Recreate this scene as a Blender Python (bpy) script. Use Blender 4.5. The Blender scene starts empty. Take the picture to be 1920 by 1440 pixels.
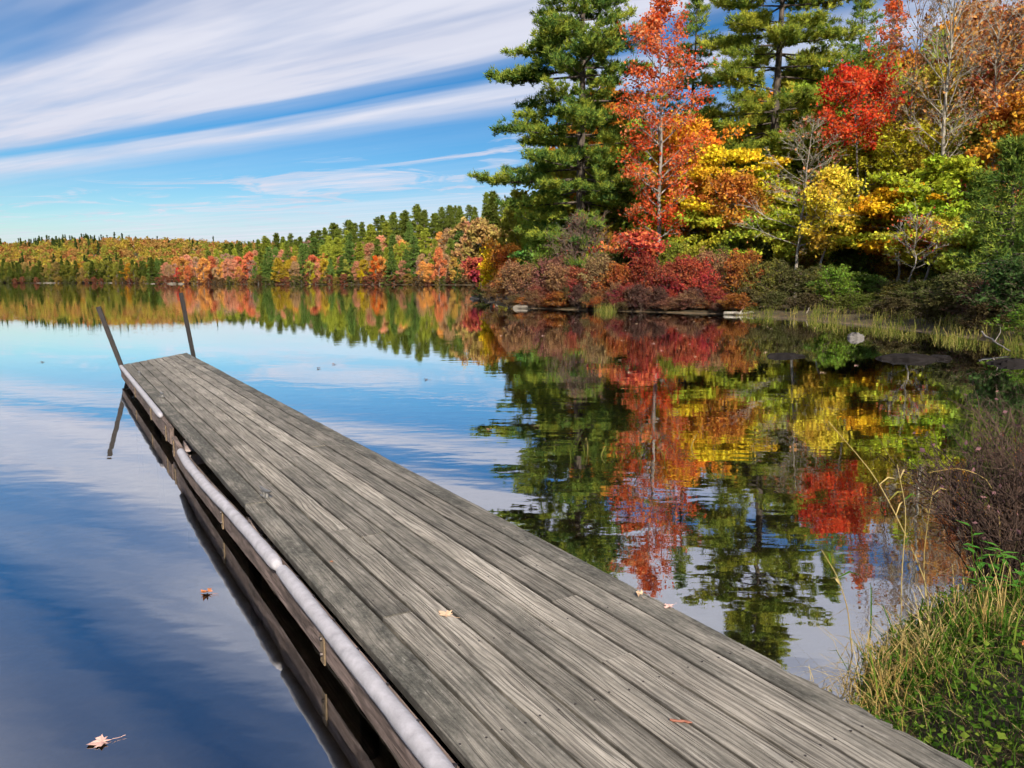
import bpy, math
import numpy as np
from mathutils import Vector, Matrix

# ------------------------------------------------------------------ camera, sky, sun, exposure
SC = bpy.context.scene
COL = SC.collection
F_PX, W_PX = 1458.0, 1920.0
CAM_H = 1.82
TILT = math.atan(194.0 / F_PX)
cam_d = bpy.data.cameras.new("camera")
cam_d.sensor_width = 36.0
cam_d.lens = F_PX / W_PX * 36.0
cam_d.clip_start = 0.05
cam_d.clip_end = 8000
cam = bpy.data.objects.new("camera", cam_d)
cam.location = (0, 0, CAM_H)
cam.rotation_euler = (math.pi / 2 - TILT, 0, 0)
COL.objects.link(cam)
SC.camera = cam

SUN_AZ = math.radians(168)      # clockwise from +Y (the view direction): behind the camera, a little to the right
SUN_EL = math.radians(31)
SKY_STRENGTH = 0.10
CLOUD_VALUE = 5.0

def node(nt, typ, **kw):
    n = nt.nodes.new(typ)
    for k, v in kw.items():
        if k == 'op': n.operation = v
        elif k == 'ins':
            for i, val in v.items(): n.inputs[i].default_value = val
        else: setattr(n, k, v)
    return n

def build_world():
    w = bpy.data.worlds.new("World"); SC.world = w; w.use_nodes = True
    nt = w.node_tree; nt.nodes.clear(); L = nt.links.new
    out = node(nt, 'ShaderNodeOutputWorld'); bg = node(nt, 'ShaderNodeBackground')
    bg.inputs['Strength'].default_value = SKY_STRENGTH
    sky = node(nt, 'ShaderNodeTexSky', sky_type='NISHITA'); sky.sun_disc = False
    sky.sun_elevation = SUN_EL; sky.sun_rotation = SUN_AZ
    sky.air_density = 1.0; sky.dust_density = 0.35; sky.ozone_density = 3.0
    hs = node(nt, 'ShaderNodeHueSaturation', ins={'Saturation': 1.32, 'Value': 4.1, 'Hue': 0.498})
    gm0 = node(nt, 'ShaderNodeVectorMath', op='SCALE'); gm0.inputs['Scale'].default_value = 1 / 6.5; L(sky.outputs[0], gm0.inputs[0])
    gm = node(nt, 'ShaderNodeGamma', ins={'Gamma': 1.35}); L(gm0.outputs[0], gm.inputs[0])
    L(gm.outputs[0], hs.inputs['Color'])
    tc = node(nt, 'ShaderNodeTexCoord'); sp = node(nt, 'ShaderNodeSeparateXYZ')
    L(tc.outputs['Generated'], sp.inputs[0])
    def M(op, a, b=None, c=None, clamp=False):
        m = node(nt, 'ShaderNodeMath', op=op); m.use_clamp = clamp
        for i, v in enumerate((a, b, c)):
            if v is None: continue
            if isinstance(v, (int, float)): m.inputs[i].default_value = v
            else: L(v, m.inputs[i])
        return m.outputs[0]
    zc = M('MAXIMUM', sp.outputs[2], 0.015)
    px = M('DIVIDE', sp.outputs[0], zc); py = M('DIVIDE', sp.outputs[1], zc)
    a0 = math.radians(-55)
    q = M('ADD', M('MULTIPLY', px, math.cos(a0)), M('MULTIPLY', py, -math.sin(a0)))
    al = M('ADD', M('MULTIPLY', px, math.sin(a0)), M('MULTIPLY', py, math.cos(a0)))
    def noise(sq, sa, off, detail, rough=0.55, dist=0.0):
        cv = node(nt, 'ShaderNodeCombineXYZ')
        L(M('MULTIPLY_ADD', q, sq, off), cv.inputs[0]); L(M('MULTIPLY', al, sa), cv.inputs[1])
        n = node(nt, 'ShaderNodeTexNoise', noise_dimensions='2D')
        n.inputs['Scale'].default_value = 1.0; n.inputs['Detail'].default_value = detail
        n.inputs['Roughness'].default_value = rough; n.inputs['Distortion'].default_value = dist
        L(cv.outputs[0], n.inputs['Vector']); return n.outputs[0]
    n_big = noise(0.35, 0.16, 3.1, 0)
    n_str = noise(2.2, 0.22, 7.7, 3, 0.6, 0.0)
    n_fine = noise(5.0, 0.9, 1.3, 3, 0.62, 0.0)
    n_wisp = noise(0.75, 0.5, 12.4, 4, 0.66, 1.4)
    qd = M('ADD', q, M('MULTIPLY', M('SUBTRACT', n_big, 0.5), 0.9))
    qd = M('ADD', qd, M('MULTIPLY', M('SUBTRACT', n_str, 0.5), 0.55))
    rmp = node(nt, 'ShaderNodeValToRGB'); cr = rmp.color_ramp; cr.interpolation = 'EASE'
    stops = [(-20, .55), (.0, .46), (.5, .62), (.92, .2), (1.05, .06), (1.22, .25), (1.55, .85), (2.05, .80), (2.35, .95), (2.65, .9), (2.86, .16), (3.02, .05),
             (3.2, .55), (3.5, .75), (3.75, .35), (4.0, .12), (5.2, .08), (6.5, .22), (8.0, .5), (11.0, .72), (16.0, .85), (24.0, .92)]
    lo, hi = -1.0, 24.0
    e = cr.elements
    stops = [(max(0.0, min(1.0, (s - lo) / (hi - lo))), v) for s, v in stops]
    e[0].position = stops[0][0]; e[0].color = (stops[0][1],) * 3 + (1,)
    e[1].position = stops[-1][0]; e[1].color = (stops[-1][1],) * 3 + (1,)
    for s, v in stops[1:-1]:
        el = e.new(s); el.color = (v, v, v, 1)
    L(M('DIVIDE', M('SUBTRACT', qd, lo), hi - lo, clamp=True), rmp.inputs[0])
    den = rmp.outputs[0]
    det = M('ADD', M('MULTIPLY', n_str, 0.55), M('MULTIPLY', n_fine, 0.45))
    den = M('MULTIPLY', den, M('MULTIPLY_ADD', det, 1.5, 0.32), clamp=True)
    wisp = M('MULTIPLY', M('SUBTRACT', n_wisp, 0.45), 6.0, clamp=True)
    wisp = M('MULTIPLY', wisp, M('MULTIPLY_ADD', n_fine, 1.2, 0.1))
    wisp = M('MULTIPLY', wisp, M('MULTIPLY', M('SUBTRACT', q, 3.6), 0.6, clamp=True))
    den = M('MAXIMUM', den, wisp, clamp=True)
    cl = node(nt, 'ShaderNodeMix', data_type='RGBA')
    cl.inputs[6].default_value = (CLOUD_VALUE * .76, CLOUD_VALUE * .80, CLOUD_VALUE * 1.0, 1)
    cl.inputs[7].default_value = (CLOUD_VALUE * 1.10, CLOUD_VALUE * 1.12, CLOUD_VALUE * 1.25, 1)
    L(n_str, cl.inputs[0])
    mx = node(nt, 'ShaderNodeMix', data_type='RGBA')
    L(den, mx.inputs[0]); L(hs.outputs[0], mx.inputs[6]); L(cl.outputs[2], mx.inputs[7])
    L(mx.outputs[2], bg.inputs['Color']); L(bg.outputs[0], out.inputs[0])
    w.cycles.sampling_method = 'MANUAL'; w.cycles.sample_map_resolution = 256
build_world()

sun_d = bpy.data.lights.new("sun", 'SUN'); sun_d.energy = 5.0; sun_d.angle = math.radians(0.6)
sun_d.color = (1.0, 0.89, 0.72)
sun = bpy.data.objects.new("sun", sun_d); COL.objects.link(sun)
sv = Vector((math.sin(SUN_AZ) * math.cos(SUN_EL), math.cos(SUN_AZ) * math.cos(SUN_EL), math.sin(SUN_EL)))
sun.rotation_euler = sv.to_track_quat('Z', 'Y').to_euler()
sun.location = sv * 100
SC.view_settings.view_transform = 'Standard'; SC.view_settings.look = 'None'
SC.view_settings.exposure = 0.62; SC.view_settings.gamma = 1.0
SC.view_settings.use_curve_mapping = False
SC.cycles.use_adaptive_sampling = True; SC.cycles.adaptive_threshold = 0.05; SC.cycles.adaptive_min_samples = 12
SC.cycles.max_bounces = 4; SC.cycles.diffuse_bounces = 1; SC.cycles.glossy_bounces = 2
SC.cycles.transmission_bounces = 3; SC.cycles.transparent_max_bounces = 6
SC.cycles.sample_clamp_indirect = 6.0
SC.cycles.caustics_reflective = False; SC.cycles.caustics_refractive = False

# ------------------------------------------------------------------ helpers
rng = np.random.default_rng(7)
_s, _c = math.sin(TILT), math.cos(TILT)
def ray(u, v):
    x = (u - 960) / F_PX; y = (v - 720) / F_PX
    return np.array([x, _c - y * _s, -(_s + y * _c)])
def on_plane(u, v, z=0.0):
    d = ray(u, v); return np.array([0, 0, CAM_H]) + d * ((CAM_H - z) / -d[2])
def at_dist(u, v, dist):
    d = ray(u, v); return np.array([0, 0, CAM_H]) + d * (dist / d[1])

def mk(name, V, faces, mat, parent=None, smooth=False):
    """V: (n,3); faces: list of (m,k) index arrays"""
    me = bpy.data.meshes.new(name)
    V = np.asarray(V, dtype=np.float32)
    fl = [np.asarray(f, dtype=np.int32) for f in faces if len(f)]
    me.vertices.add(len(V)); me.vertices.foreach_set('co', V.ravel())
    loops = np.concatenate([f.ravel() for f in fl])
    tot = np.concatenate([np.full(len(f), f.shape[1], dtype=np.int32) for f in fl])
    st = np.concatenate([[0], np.cumsum(tot)[:-1]]).astype(np.int32)
    me.loops.add(len(loops)); me.loops.foreach_set('vertex_index', loops)
    me.polygons.add(len(tot)); me.polygons.foreach_set('loop_start', st); me.polygons.foreach_set('loop_total', tot)
    me.update(calc_edges=True); me.validate()
    me.polygons.foreach_set('use_smooth', np.full(len(me.polygons), bool(smooth)))
    if mat: me.materials.append(mat)
    o = bpy.data.objects.new(name, me); COL.objects.link(o)
    if parent: o.parent = parent
    return o

def tag(o, label=None, cat=None, group=None, kind=None):
    if label: o['label'] = label
    if cat: o['category'] = cat
    if group: o['group'] = group
    if kind: o['kind'] = kind
    return o
def thing(name, label, cat, loc=(0, 0, 0), rz=0.0, group=None):
    o = bpy.data.objects.new(name, None); COL.objects.link(o)
    o.location = loc; o.rotation_euler = (0, 0, rz); o.empty_display_size = 0.2
    return tag(o, label, cat, group)
def dup(root, loc, rz, sc=1.0, label=None, group=None, color=None):
    r = root.copy(); COL.objects.link(r); r.location = loc; r.rotation_euler = (0, 0, rz)
    r.scale = (sc, sc, sc) if np.isscalar(sc) else sc
    if label: r['label'] = label
    if group: r['group'] = group
    for ch in list(root.children):
        c = ch.copy(); COL.objects.link(c); c.parent = r
        if color is not None and ch.name.split('.')[0] in ('crown', 'foliage'): c.color = (*color, 1)
        for g in ch.children:
            d = g.copy(); COL.objects.link(d); d.parent = c
    return r

def tube_batch(P, R, sides=5):
    """P (n,k,3) polylines, R (n,k) radii -> V, quads"""
    P = np.asarray(P, float); R = np.asarray(R, float); n, k, _ = P.shape
    T = np.gradient(P, axis=1); T /= np.linalg.norm(T, axis=2, keepdims=True) + 1e-9
    ref = np.where(np.abs(T[:, :1, 2:3]) > 0.8, np.array([[[1., 0, 0]]]), np.array([[[0, 0, 1.]]]))
    ref = np.broadcast_to(ref, P.shape)
    A = np.cross(T, ref); A /= np.linalg.norm(A, axis=2, keepdims=True) + 1e-9
    B = np.cross(T, A)
    an = np.linspace(0, 2 * np.pi, sides, endpoint=False)
    V = P[:, :, None, :] + R[:, :, None, None] * (A[:, :, None, :] * np.cos(an)[None, None, :, None] + B[:, :, None, :] * np.sin(an)[None, None, :, None])
    i = np.arange(n)[:, None, None] * k * sides + np.arange(k - 1)[None, :, None] * sides
    j = np.arange(sides)[None, None, :]; j2 = (j + 1) % sides
    Q = np.stack([i + j, i + j2, i + sides + j2, i + sides + j], -1).reshape(-1, 4)
    return V.reshape(-1, 3), Q

class Geo:
    def __init__(s): s.V = []; s.Q = {3: [], 4: []}; s.n = 0; s.ng = []
    def add(s, V, F):
        V = np.asarray(V, float).reshape(-1, 3); F = np.asarray(F, int)
        s.V.append(V); s.Q.setdefault(F.shape[1], []).append(F + s.n); s.n += len(V)
    def tubes(s, P, R, sides=5): s.add(*tube_batch(P, R, sides))
    def box(s, lo, hi, M=None):
        x0, y0, z0 = lo; x1, y1, z1 = hi
        V = np.array([[x0,y0,z0],[x1,y0,z0],[x1,y1,z0],[x0,y1,z0],[x0,y0,z1],[x1,y0,z1],[x1,y1,z1],[x0,y1,z1]], float)
        if M is not None: V = V @ np.asarray(M)[:3, :3].T + np.asarray(M)[:3, 3]
        s.add(V, [[3,2,1,0],[4,5,6,7],[0,1,5,4],[1,2,6,5],[2,3,7,6],[3,0,4,7]])
    def ngon(s, idx, V):
        s.V.append(np.asarray(V, float)); s.Q.setdefault(len(idx), []).append(np.array([idx]) + s.n); s.n += len(V)
    def build(s, name, mat, parent=None, smooth=False):
        return mk(name, np.concatenate(s.V), [np.concatenate(f) for f in s.Q.values() if f], mat, parent, smooth)

def unit(n_, g): 
    v = g.normal(size=(n_, 3)); return v / np.linalg.norm(v, axis=1, keepdims=True)
def leaves(C, size, g, up=0.4, aspect=0.7):
    """diamond leaf quads at centres C"""
    n = len(C); N = unit(n, g) + np.array([0, 0, up]); N /= np.linalg.norm(N, axis=1, keepdims=True)
    A = np.cross(N, unit(n, g)); A /= np.linalg.norm(A, axis=1, keepdims=True) + 1e-9
    B = np.cross(N, A); s = size * g.uniform(0.45, 1.6, (n, 1))
    V = np.stack([C - A * s, C + B * s * aspect - N * s * .15, C + A * s, C - B * s * aspect - N * s * .15], 1)
    return V.reshape(-1, 3), (np.arange(n)[:, None] * 4 + np.arange(4)[None, :])
def blades(C, D, length, width, g):
    """thin needle triangles rooted at C along D"""
    n = len(C); A = np.cross(D, unit(n, g)); A /= np.linalg.norm(A, axis=1, keepdims=True) + 1e-9
    l = length * g.uniform(.7, 1.25, (n, 1)); w = width
    V = np.stack([C - A * w, C + A * w, C + D * l], 1)
    return V.reshape(-1, 3), (np.arange(n)[:, None] * 3 + np.arange(3)[None, :])
def grass_blades(P, H, lean, width, g, droop=0.5):
    """bent strips: P roots (n,3), H heights"""
    n = len(P); az = g.uniform(0, 2 * np.pi, n); d = np.stack([np.cos(az), np.sin(az), np.zeros(n)], 1)
    s = np.stack([-np.sin(az), np.cos(az), np.zeros(n)], 1); H = H[:, None]; ln = (lean * g.uniform(.2, 1.3, n))[:, None]
    dr = (droop * g.uniform(0, 1.2, n))[:, None]
    up = np.array([0, 0, 1.])
    p1 = P + up * H * .55 + d * H * ln * .3
    p2 = P + up * H * (.95 - .2 * dr) + d * H * ln * .75
    p3 = P + up * H * (1.0 - .6 * dr) + d * H * ln * (1.1 + .3 * dr)
    w = (width * g.uniform(.6, 1.2, n))[:, None] * s
    V = np.stack([P - w, P + w, p1 - w * .9, p1 + w * .9, p2 - w * .6, p2 + w * .6, p3], 1).reshape(-1, 3)
    b = np.arange(n)[:, None] * 7
    return V, b + np.array([[0, 1, 3, 2]]), b + np.array([[2, 3, 5, 4]]), b + np.array([[4, 5, 6]])

# ------------------------------------------------------------------ materials
def new_mat(name):
    m = bpy.data.materials.new(name); m.use_nodes = True; nt = m.node_tree; nt.nodes.clear()
    return m, nt, nt.links.new
def ramp(nt, stops, interp='LINEAR'):
    r = node(nt, 'ShaderNodeValToRGB'); e = r.color_ramp.elements; r.color_ramp.interpolation = interp
    e[0].position = stops[0][0]; e[0].color = (*stops[0][1], 1)
    e[1].position = stops[-1][0]; e[1].color = (*stops[-1][1], 1)
    for p, c in stops[1:-1]:
        x = e.new(p); x.color = (*c, 1)
    return r
def g3(v): return (v, v, v)
LEAF_GAIN = 1.0
def leaf_mat(name, cols=None, transl=0.35, noise_scale=0.45, rough=0.55, hue_var=0.03, clump=0.45, val=(.55, 1.5)):
    """cols: three base colours mixed per leaf and per clump; None takes the object's own colour"""
    m, nt, L = new_mat(name)
    out = node(nt, 'ShaderNodeOutputMaterial'); geo = node(nt, 'ShaderNodeNewGeometry'); tc = node(nt, 'ShaderNodeTexCoord')
    nz = node(nt, 'ShaderNodeTexNoise', ins={'Scale': noise_scale, 'Detail': 2.0})
    L(tc.outputs['Object'], nz.inputs['Vector'])
    mr = node(nt, 'ShaderNodeMapRange', ins={1: .3, 2: .7}); L(nz.outputs[0], mr.inputs[0])
    mx = node(nt, 'ShaderNodeMath', op='MULTIPLY_ADD'); mx.inputs[1].default_value = clump
    L(mr.outputs[0], mx.inputs[0])
    mi = node(nt, 'ShaderNodeMath', op='MULTIPLY', ins={1: 1 - clump}); L(geo.outputs['Random Per Island'], mi.inputs[0])
    L(mi.outputs[0], mx.inputs[2])
    if cols:
        r = ramp(nt, [(0.15, cols[0]), (0.5, cols[1]), (0.85, cols[2])]); L(mx.outputs[0], r.inputs[0]); col = r.outputs[0]
    else:
        oi = node(nt, 'ShaderNodeObjectInfo'); hs = node(nt, 'ShaderNodeHueSaturation'); L(oi.outputs['Color'], hs.inputs['Color'])
        h = node(nt, 'ShaderNodeMapRange', ins={3: .5 - hue_var, 4: .5 + hue_var}); L(mx.outputs[0], h.inputs[0]); L(h.outputs[0], hs.inputs['Hue'])
        v = node(nt, 'ShaderNodeMapRange', ins={3: val[0], 4: val[1]}); L(geo.outputs['Random Per Island'], v.inputs[0]); L(v.outputs[0], hs.inputs['Value'])
        col = hs.outputs[0]
    p = node(nt, 'ShaderNodeBsdfDiffuse')
    t = node(nt, 'ShaderNodeBsdfTranslucent'); ms = node(nt, 'ShaderNodeMixShader', ins={0: transl})
    L(col, p.inputs['Color']); L(col, t.inputs['Color'])
    L(p.outputs[0], ms.inputs[1]); L(t.outputs[0], ms.inputs[2]); L(ms.outputs[0], out.inputs[0])
    return m
def bark_mat(name, a, b, scale=6.0, stretch=0.15, bump=.4):
    m, nt, L = new_mat(name); out = node(nt, 'ShaderNodeOutputMaterial'); tc = node(nt, 'ShaderNodeTexCoord')
    mp = node(nt, 'ShaderNodeMapping'); mp.inputs['Scale'].default_value = (1, 1, stretch); L(tc.outputs['Object'], mp.inputs[0])
    nz = node(nt, 'ShaderNodeTexNoise', ins={'Scale': scale, 'Detail': 5.0, 'Roughness': .65}); L(mp.outputs[0], nz.inputs['Vector'])
    r = ramp(nt, [(.35, a), (.65, b)]); L(nz.outputs[0], r.inputs[0])
    p = node(nt, 'ShaderNodeBsdfPrincipled', ins={'Roughness': .9}); L(r.outputs[0], p.inputs['Base Color'])
    bp = node(nt, 'ShaderNodeBump', ins={'Strength': bump, 'Distance': .03}); L(nz.outputs[0], bp.inputs['Height']); L(bp.outputs[0], p.inputs['Normal'])
    L(p.outputs[0], out.inputs[0]); return m
def plain_mat(name, col, rough=.6, metal=0.0, var=.25, scale=8.0, bump=.15, spec=.5):
    m, nt, L = new_mat(name); out = node(nt, 'ShaderNodeOutputMaterial'); tc = node(nt, 'ShaderNodeTexCoord')
    nz = node(nt, 'ShaderNodeTexNoise', ins={'Scale': scale, 'Detail': 5.0, 'Roughness': .65}); L(tc.outputs['Object'], nz.inputs['Vector'])
    c = np.array(col); r = ramp(nt, [(.3, tuple(c * (1 - var))), (.7, tuple(np.minimum(c * (1 + var), 1)))]); L(nz.outputs[0], r.inputs[0])
    p = node(nt, 'ShaderNodeBsdfPrincipled', ins={'Roughness': rough, 'Metallic': metal, 'Specular IOR Level': spec}); L(r.outputs[0], p.inputs['Base Color'])
    bp = node(nt, 'ShaderNodeBump', ins={'Strength': bump, 'Distance': .02}); L(nz.outputs[0], bp.inputs['Height']); L(bp.outputs[0], p.inputs['Normal'])
    L(p.outputs[0], out.inputs[0]); return m

def wood_mat(name, dark=0.0, edge=True, tint=(1, 1, 1)):
    """weathered plank: local X is the grain; dark = how much grey lichen and soot covers it"""
    m, nt, L = new_mat(name); out = node(nt, 'ShaderNodeOutputMaterial'); tc = node(nt, 'ShaderNodeTexCoord'); oi = node(nt, 'ShaderNodeObjectInfo')
    off = node(nt, 'ShaderNodeVectorMath', op='MULTIPLY_ADD'); off.inputs[1].default_value = (1, 1, 1)
    cx = node(nt, 'ShaderNodeCombineXYZ'); mm = node(nt, 'ShaderNodeMath', op='MULTIPLY', ins={1: 37.0}); L(oi.outputs['Random'], mm.inputs[0])
    L(mm.outputs[0], cx.inputs[0]); L(mm.outputs[0], cx.inputs[1]); L(mm.outputs[0], cx.inputs[2])
    L(tc.outputs['Object'], off.inputs[0]); L(cx.outputs[0], off.inputs[2])
    vec = off.outputs[0]
    # slow waviness that bends the grain round knots
    w = node(nt, 'ShaderNodeTexNoise', ins={'Scale': 1.0, 'Detail': 2.0}); mpw = node(nt, 'ShaderNodeMapping'); mpw.inputs['Scale'].default_value = (1.6, 7, 7)
    L(vec, mpw.inputs[0]); L(mpw.outputs[0], w.inputs['Vector'])
    ws = node(nt, 'ShaderNodeVectorMath', op='MULTIPLY_ADD'); ws.inputs[1].default_value = (0, .05, .02)
    L(w.outputs['Color'], ws.inputs[0]); L(vec, ws.inputs[2])
    mp = node(nt, 'ShaderNodeMapping'); mp.inputs['Scale'].default_value = (1.6, 55, 30); L(ws.outputs[0], mp.inputs[0])
    gr = node(nt, 'ShaderNodeTexNoise', ins={'Scale': 1.0, 'Detail': 4.0, 'Roughness': .6}); L(mp.outputs[0], gr.inputs['Vector'])
    mp2 = node(nt, 'ShaderNodeMapping'); mp2.inputs['Scale'].default_value = (5, 170, 60); L(ws.outputs[0], mp2.inputs[0])
    gf = node(nt, 'ShaderNodeTexNoise', ins={'Scale': 1.0, 'Detail': 3.0}); L(mp2.outputs[0], gf.inputs['Vector'])
    bl = node(nt, 'ShaderNodeTexNoise', ins={'Scale': 3.5, 'Detail': 5.0, 'Roughness': .72}); 
    mpb = node(nt, 'ShaderNodeMapping'); mpb.inputs['Scale'].default_value = (.55, 1.6, 1); L(vec, mpb.inputs[0]); L(mpb.outputs[0], bl.inputs['Vector'])
    sp = node(nt, 'ShaderNodeTexNoise', ins={'Scale': 46.0, 'Detail': 5.0, 'Roughness': .8}); 
    mps = node(nt, 'ShaderNodeMapping'); mps.inputs['Scale'].default_value = (.45, 1, 1); L(vec, mps.inputs[0]); L(mps.outputs[0], sp.inputs['Vector'])
    # growth rings as long bands, bent where the slow waviness bends them
    mpr = node(nt, 'ShaderNodeMapping'); mpr.inputs['Scale'].default_value = (.06, 1, .4); L(ws.outputs[0], mpr.inputs[0])
    wv_ = node(nt, 'ShaderNodeTexWave', wave_type='BANDS', bands_direction='Y', ins={'Scale': 12.0, 'Distortion': 11.0, 'Detail': 2.0, 'Detail Scale': 1.6, 'Detail Roughness': .6}); L(mpr.outputs[0], wv_.inputs['Vector'])
    rw = ramp(nt, [(.08, g3(.25)), (.40, g3(1))]); L(wv_.outputs['Fac'], rw.inputs[0])
    r = ramp(nt, [(.24, (.225, .20, .172)), (.45, (.365, .33, .285)), (.58, (.465, .425, .372)), (.76, (.56, .52, .465))]); L(gr.outputs[0], r.inputs[0])
    r_d = ramp(nt, [(.3, (.075, .066, .058)), (.7, (.23, .205, .178))]); L(gr.outputs[0], r_d.inputs[0])
    rmx = node(nt, 'ShaderNodeMix', data_type='RGBA'); L(rw.outputs[0], rmx.inputs[0]); L(r_d.outputs[0], rmx.inputs[6]); L(r.outputs[0], rmx.inputs[7])
    f2 = ramp(nt, [(.30, g3(.55)), (.6, g3(1.08))]); L(gf.outputs[0], f2.inputs[0])
    m1 = node(nt, 'ShaderNodeMix', data_type='RGBA', blend_type='MULTIPLY'); m1.inputs[0].default_value = .75; L(rmx.outputs[2], m1.inputs[6]); L(f2.outputs[0], m1.inputs[7])
    # big stains, greyer and darker
    st = ramp(nt, [(.38 - .1 * dark, g3(0)), (.62, g3(1))]); L(bl.outputs[0], st.inputs[0])
    stain = ramp(nt, [(.38, (.05, .049, .043)), (.60, (.12, .115, .10)), (.78, (.36, .345, .32))]); L(sp.outputs[0], stain.inputs[0])
    fm = node(nt, 'ShaderNodeMath', op='MULTIPLY_ADD'); fm.use_clamp = True; fm.inputs[1].default_value = .50 + .30 * dark; fm.inputs[2].default_value = .03 + .30 * dark
    L(st.outputs[0], fm.inputs[0])
    m2 = node(nt, 'ShaderNodeMix', data_type='RGBA'); L(fm.outputs[0], m2.inputs[0]); L(m1.outputs[2], m2.inputs[6]); L(stain.outputs[0], m2.inputs[7])
    # shade of the board seams, painted dark along the two long edges
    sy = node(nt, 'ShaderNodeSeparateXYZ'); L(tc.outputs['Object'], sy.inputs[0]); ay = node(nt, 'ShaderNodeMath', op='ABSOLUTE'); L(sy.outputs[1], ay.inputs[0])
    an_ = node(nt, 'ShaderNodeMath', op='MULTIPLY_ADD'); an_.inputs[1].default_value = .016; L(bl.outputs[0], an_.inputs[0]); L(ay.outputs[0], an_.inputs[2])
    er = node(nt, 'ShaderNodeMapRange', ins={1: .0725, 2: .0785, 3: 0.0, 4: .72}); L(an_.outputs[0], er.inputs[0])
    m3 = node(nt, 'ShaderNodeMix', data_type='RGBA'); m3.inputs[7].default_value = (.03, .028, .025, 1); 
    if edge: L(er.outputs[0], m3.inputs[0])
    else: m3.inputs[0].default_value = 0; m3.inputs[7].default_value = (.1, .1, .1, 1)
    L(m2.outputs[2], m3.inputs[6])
    # drying cracks and small dark pits
    mpc = node(nt, 'ShaderNodeMapping'); mpc.inputs['Scale'].default_value = (2.2, 150, 70); L(ws.outputs[0], mpc.inputs[0])
    ck = node(nt, 'ShaderNodeTexNoise', ins={'Scale': 1.0, 'Detail': 1.0}); L(mpc.outputs[0], ck.inputs['Vector'])
    cr_ = ramp(nt, [(.62, g3(0)), (.68, g3(1))]); L(ck.outputs[0], cr_.inputs[0])
    pt = ramp(nt, [(.30, g3(1)), (.36, g3(0))]); L(sp.outputs[0], pt.inputs[0])
    mxx = node(nt, 'ShaderNodeMath', op='MAXIMUM'); L(cr_.outputs[0], mxx.inputs[0]); L(pt.outputs[0], mxx.inputs[1])
    mxs = node(nt, 'ShaderNodeMath', op='MULTIPLY', ins={1: .72}); L(mxx.outputs[0], mxs.inputs[0])
    m4 = node(nt, 'ShaderNodeMix', data_type='RGBA'); m4.inputs[7].default_value = (.045, .04, .036, 1); L(mxs.outputs[0], m4.inputs[0]); L(m3.outputs[2], m4.inputs[6])
    # every board its own tone
    hs = node(nt, 'ShaderNodeHueSaturation'); tv = node(nt, 'ShaderNodeMapRange', ins={3: .80, 4: 1.16}); L(oi.outputs['Random'], tv.inputs[0])
    L(tv.outputs[0], hs.inputs['Value']); L(m4.outputs[2], hs.inputs['Color'])
    p = node(nt, 'ShaderNodeBsdfPrincipled', ins={'Roughness': .85, 'Specular IOR Level': .2})
    tn = node(nt, 'ShaderNodeMix', data_type='RGBA', blend_type='MULTIPLY'); tn.inputs[0].default_value = 1; tn.inputs[7].default_value = (*tint, 1); L(hs.outputs[0], tn.inputs[6]); L(tn.outputs[2], p.inputs['Base Color'])
    ad = node(nt, 'ShaderNodeMath', op='MULTIPLY_ADD'); ad.inputs[1].default_value = .35; L(gf.outputs[0], ad.inputs[0]); L(rw.outputs[0], ad.inputs[2])
    bp = node(nt, 'ShaderNodeBump', ins={'Strength': .6, 'Distance': .003}); L(ad.outputs[0], bp.inputs['Height']); L(bp.outputs[0], p.inputs['Normal'])
    L(p.outputs[0], out.inputs[0]); return m

def water_mat():
    m, nt, L = new_mat('lake_water'); out = node(nt, 'ShaderNodeOutputMaterial'); tc = node(nt, 'ShaderNodeTexCoord')
    def nz(sx, sy, det, rough=.5):
        mp = node(nt, 'ShaderNodeMapping'); mp.inputs['Scale'].default_value = (sx, sy, 1); mp.inputs['Rotation'].default_value = (0, 0, .25)
        L(tc.outputs['Object'], mp.inputs[0]); n = node(nt, 'ShaderNodeTexNoise', noise_dimensions='2D', ins={'Scale': 1.0, 'Detail': det, 'Roughness': rough})
        L(mp.outputs[0], n.inputs['Vector']); return n.outputs[0]
    a = nz(1.1, 2.4, 2.0); b = nz(4.2, 8.5, 2.0); patch = nz(.05, .08, 1.0)
    pr = node(nt, 'ShaderNodeMapRange', ins={1: .38, 2: .65, 3: .35, 4: 1.0}); L(patch, pr.inputs[0])
    mm = node(nt, 'ShaderNodeMath', op='MULTIPLY_ADD'); mm.inputs[1].default_value = .16; L(b, mm.inputs[0]); L(a, mm.inputs[2])
    bp = node(nt, 'ShaderNodeBump', ins={'Distance': .0019}); L(mm.outputs[0], bp.inputs['Height']); L(pr.outputs[0], bp.inputs['Strength'])
    fr = node(nt, 'ShaderNodeFresnel', ins={'IOR': 1.33}); L(bp.outputs[0], fr.inputs['Normal'])
    k = node(nt, 'ShaderNodeMath', op='MULTIPLY_ADD'); k.use_clamp = True; k.inputs[1].default_value = .95; k.inputs[2].default_value = .44
    L(fr.outputs[0], k.inputs[0])
    gl = node(nt, 'ShaderNodeBsdfGlossy', ins={'Roughness': .012, 'Color': (.96, .97, .98, 1)}); L(bp.outputs[0], gl.inputs['Normal'])
    tr = node(nt, 'ShaderNodeBsdfTransparent', ins={'Color': (.86, .82, .70, 1)})
    ms = node(nt, 'ShaderNodeMixShader'); L(k.outputs[0], ms.inputs[0]); L(tr.outputs[0], ms.inputs[1]); L(gl.outputs[0], ms.inputs[2]); L(ms.outputs[0], out.inputs[0])
    return m

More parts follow.
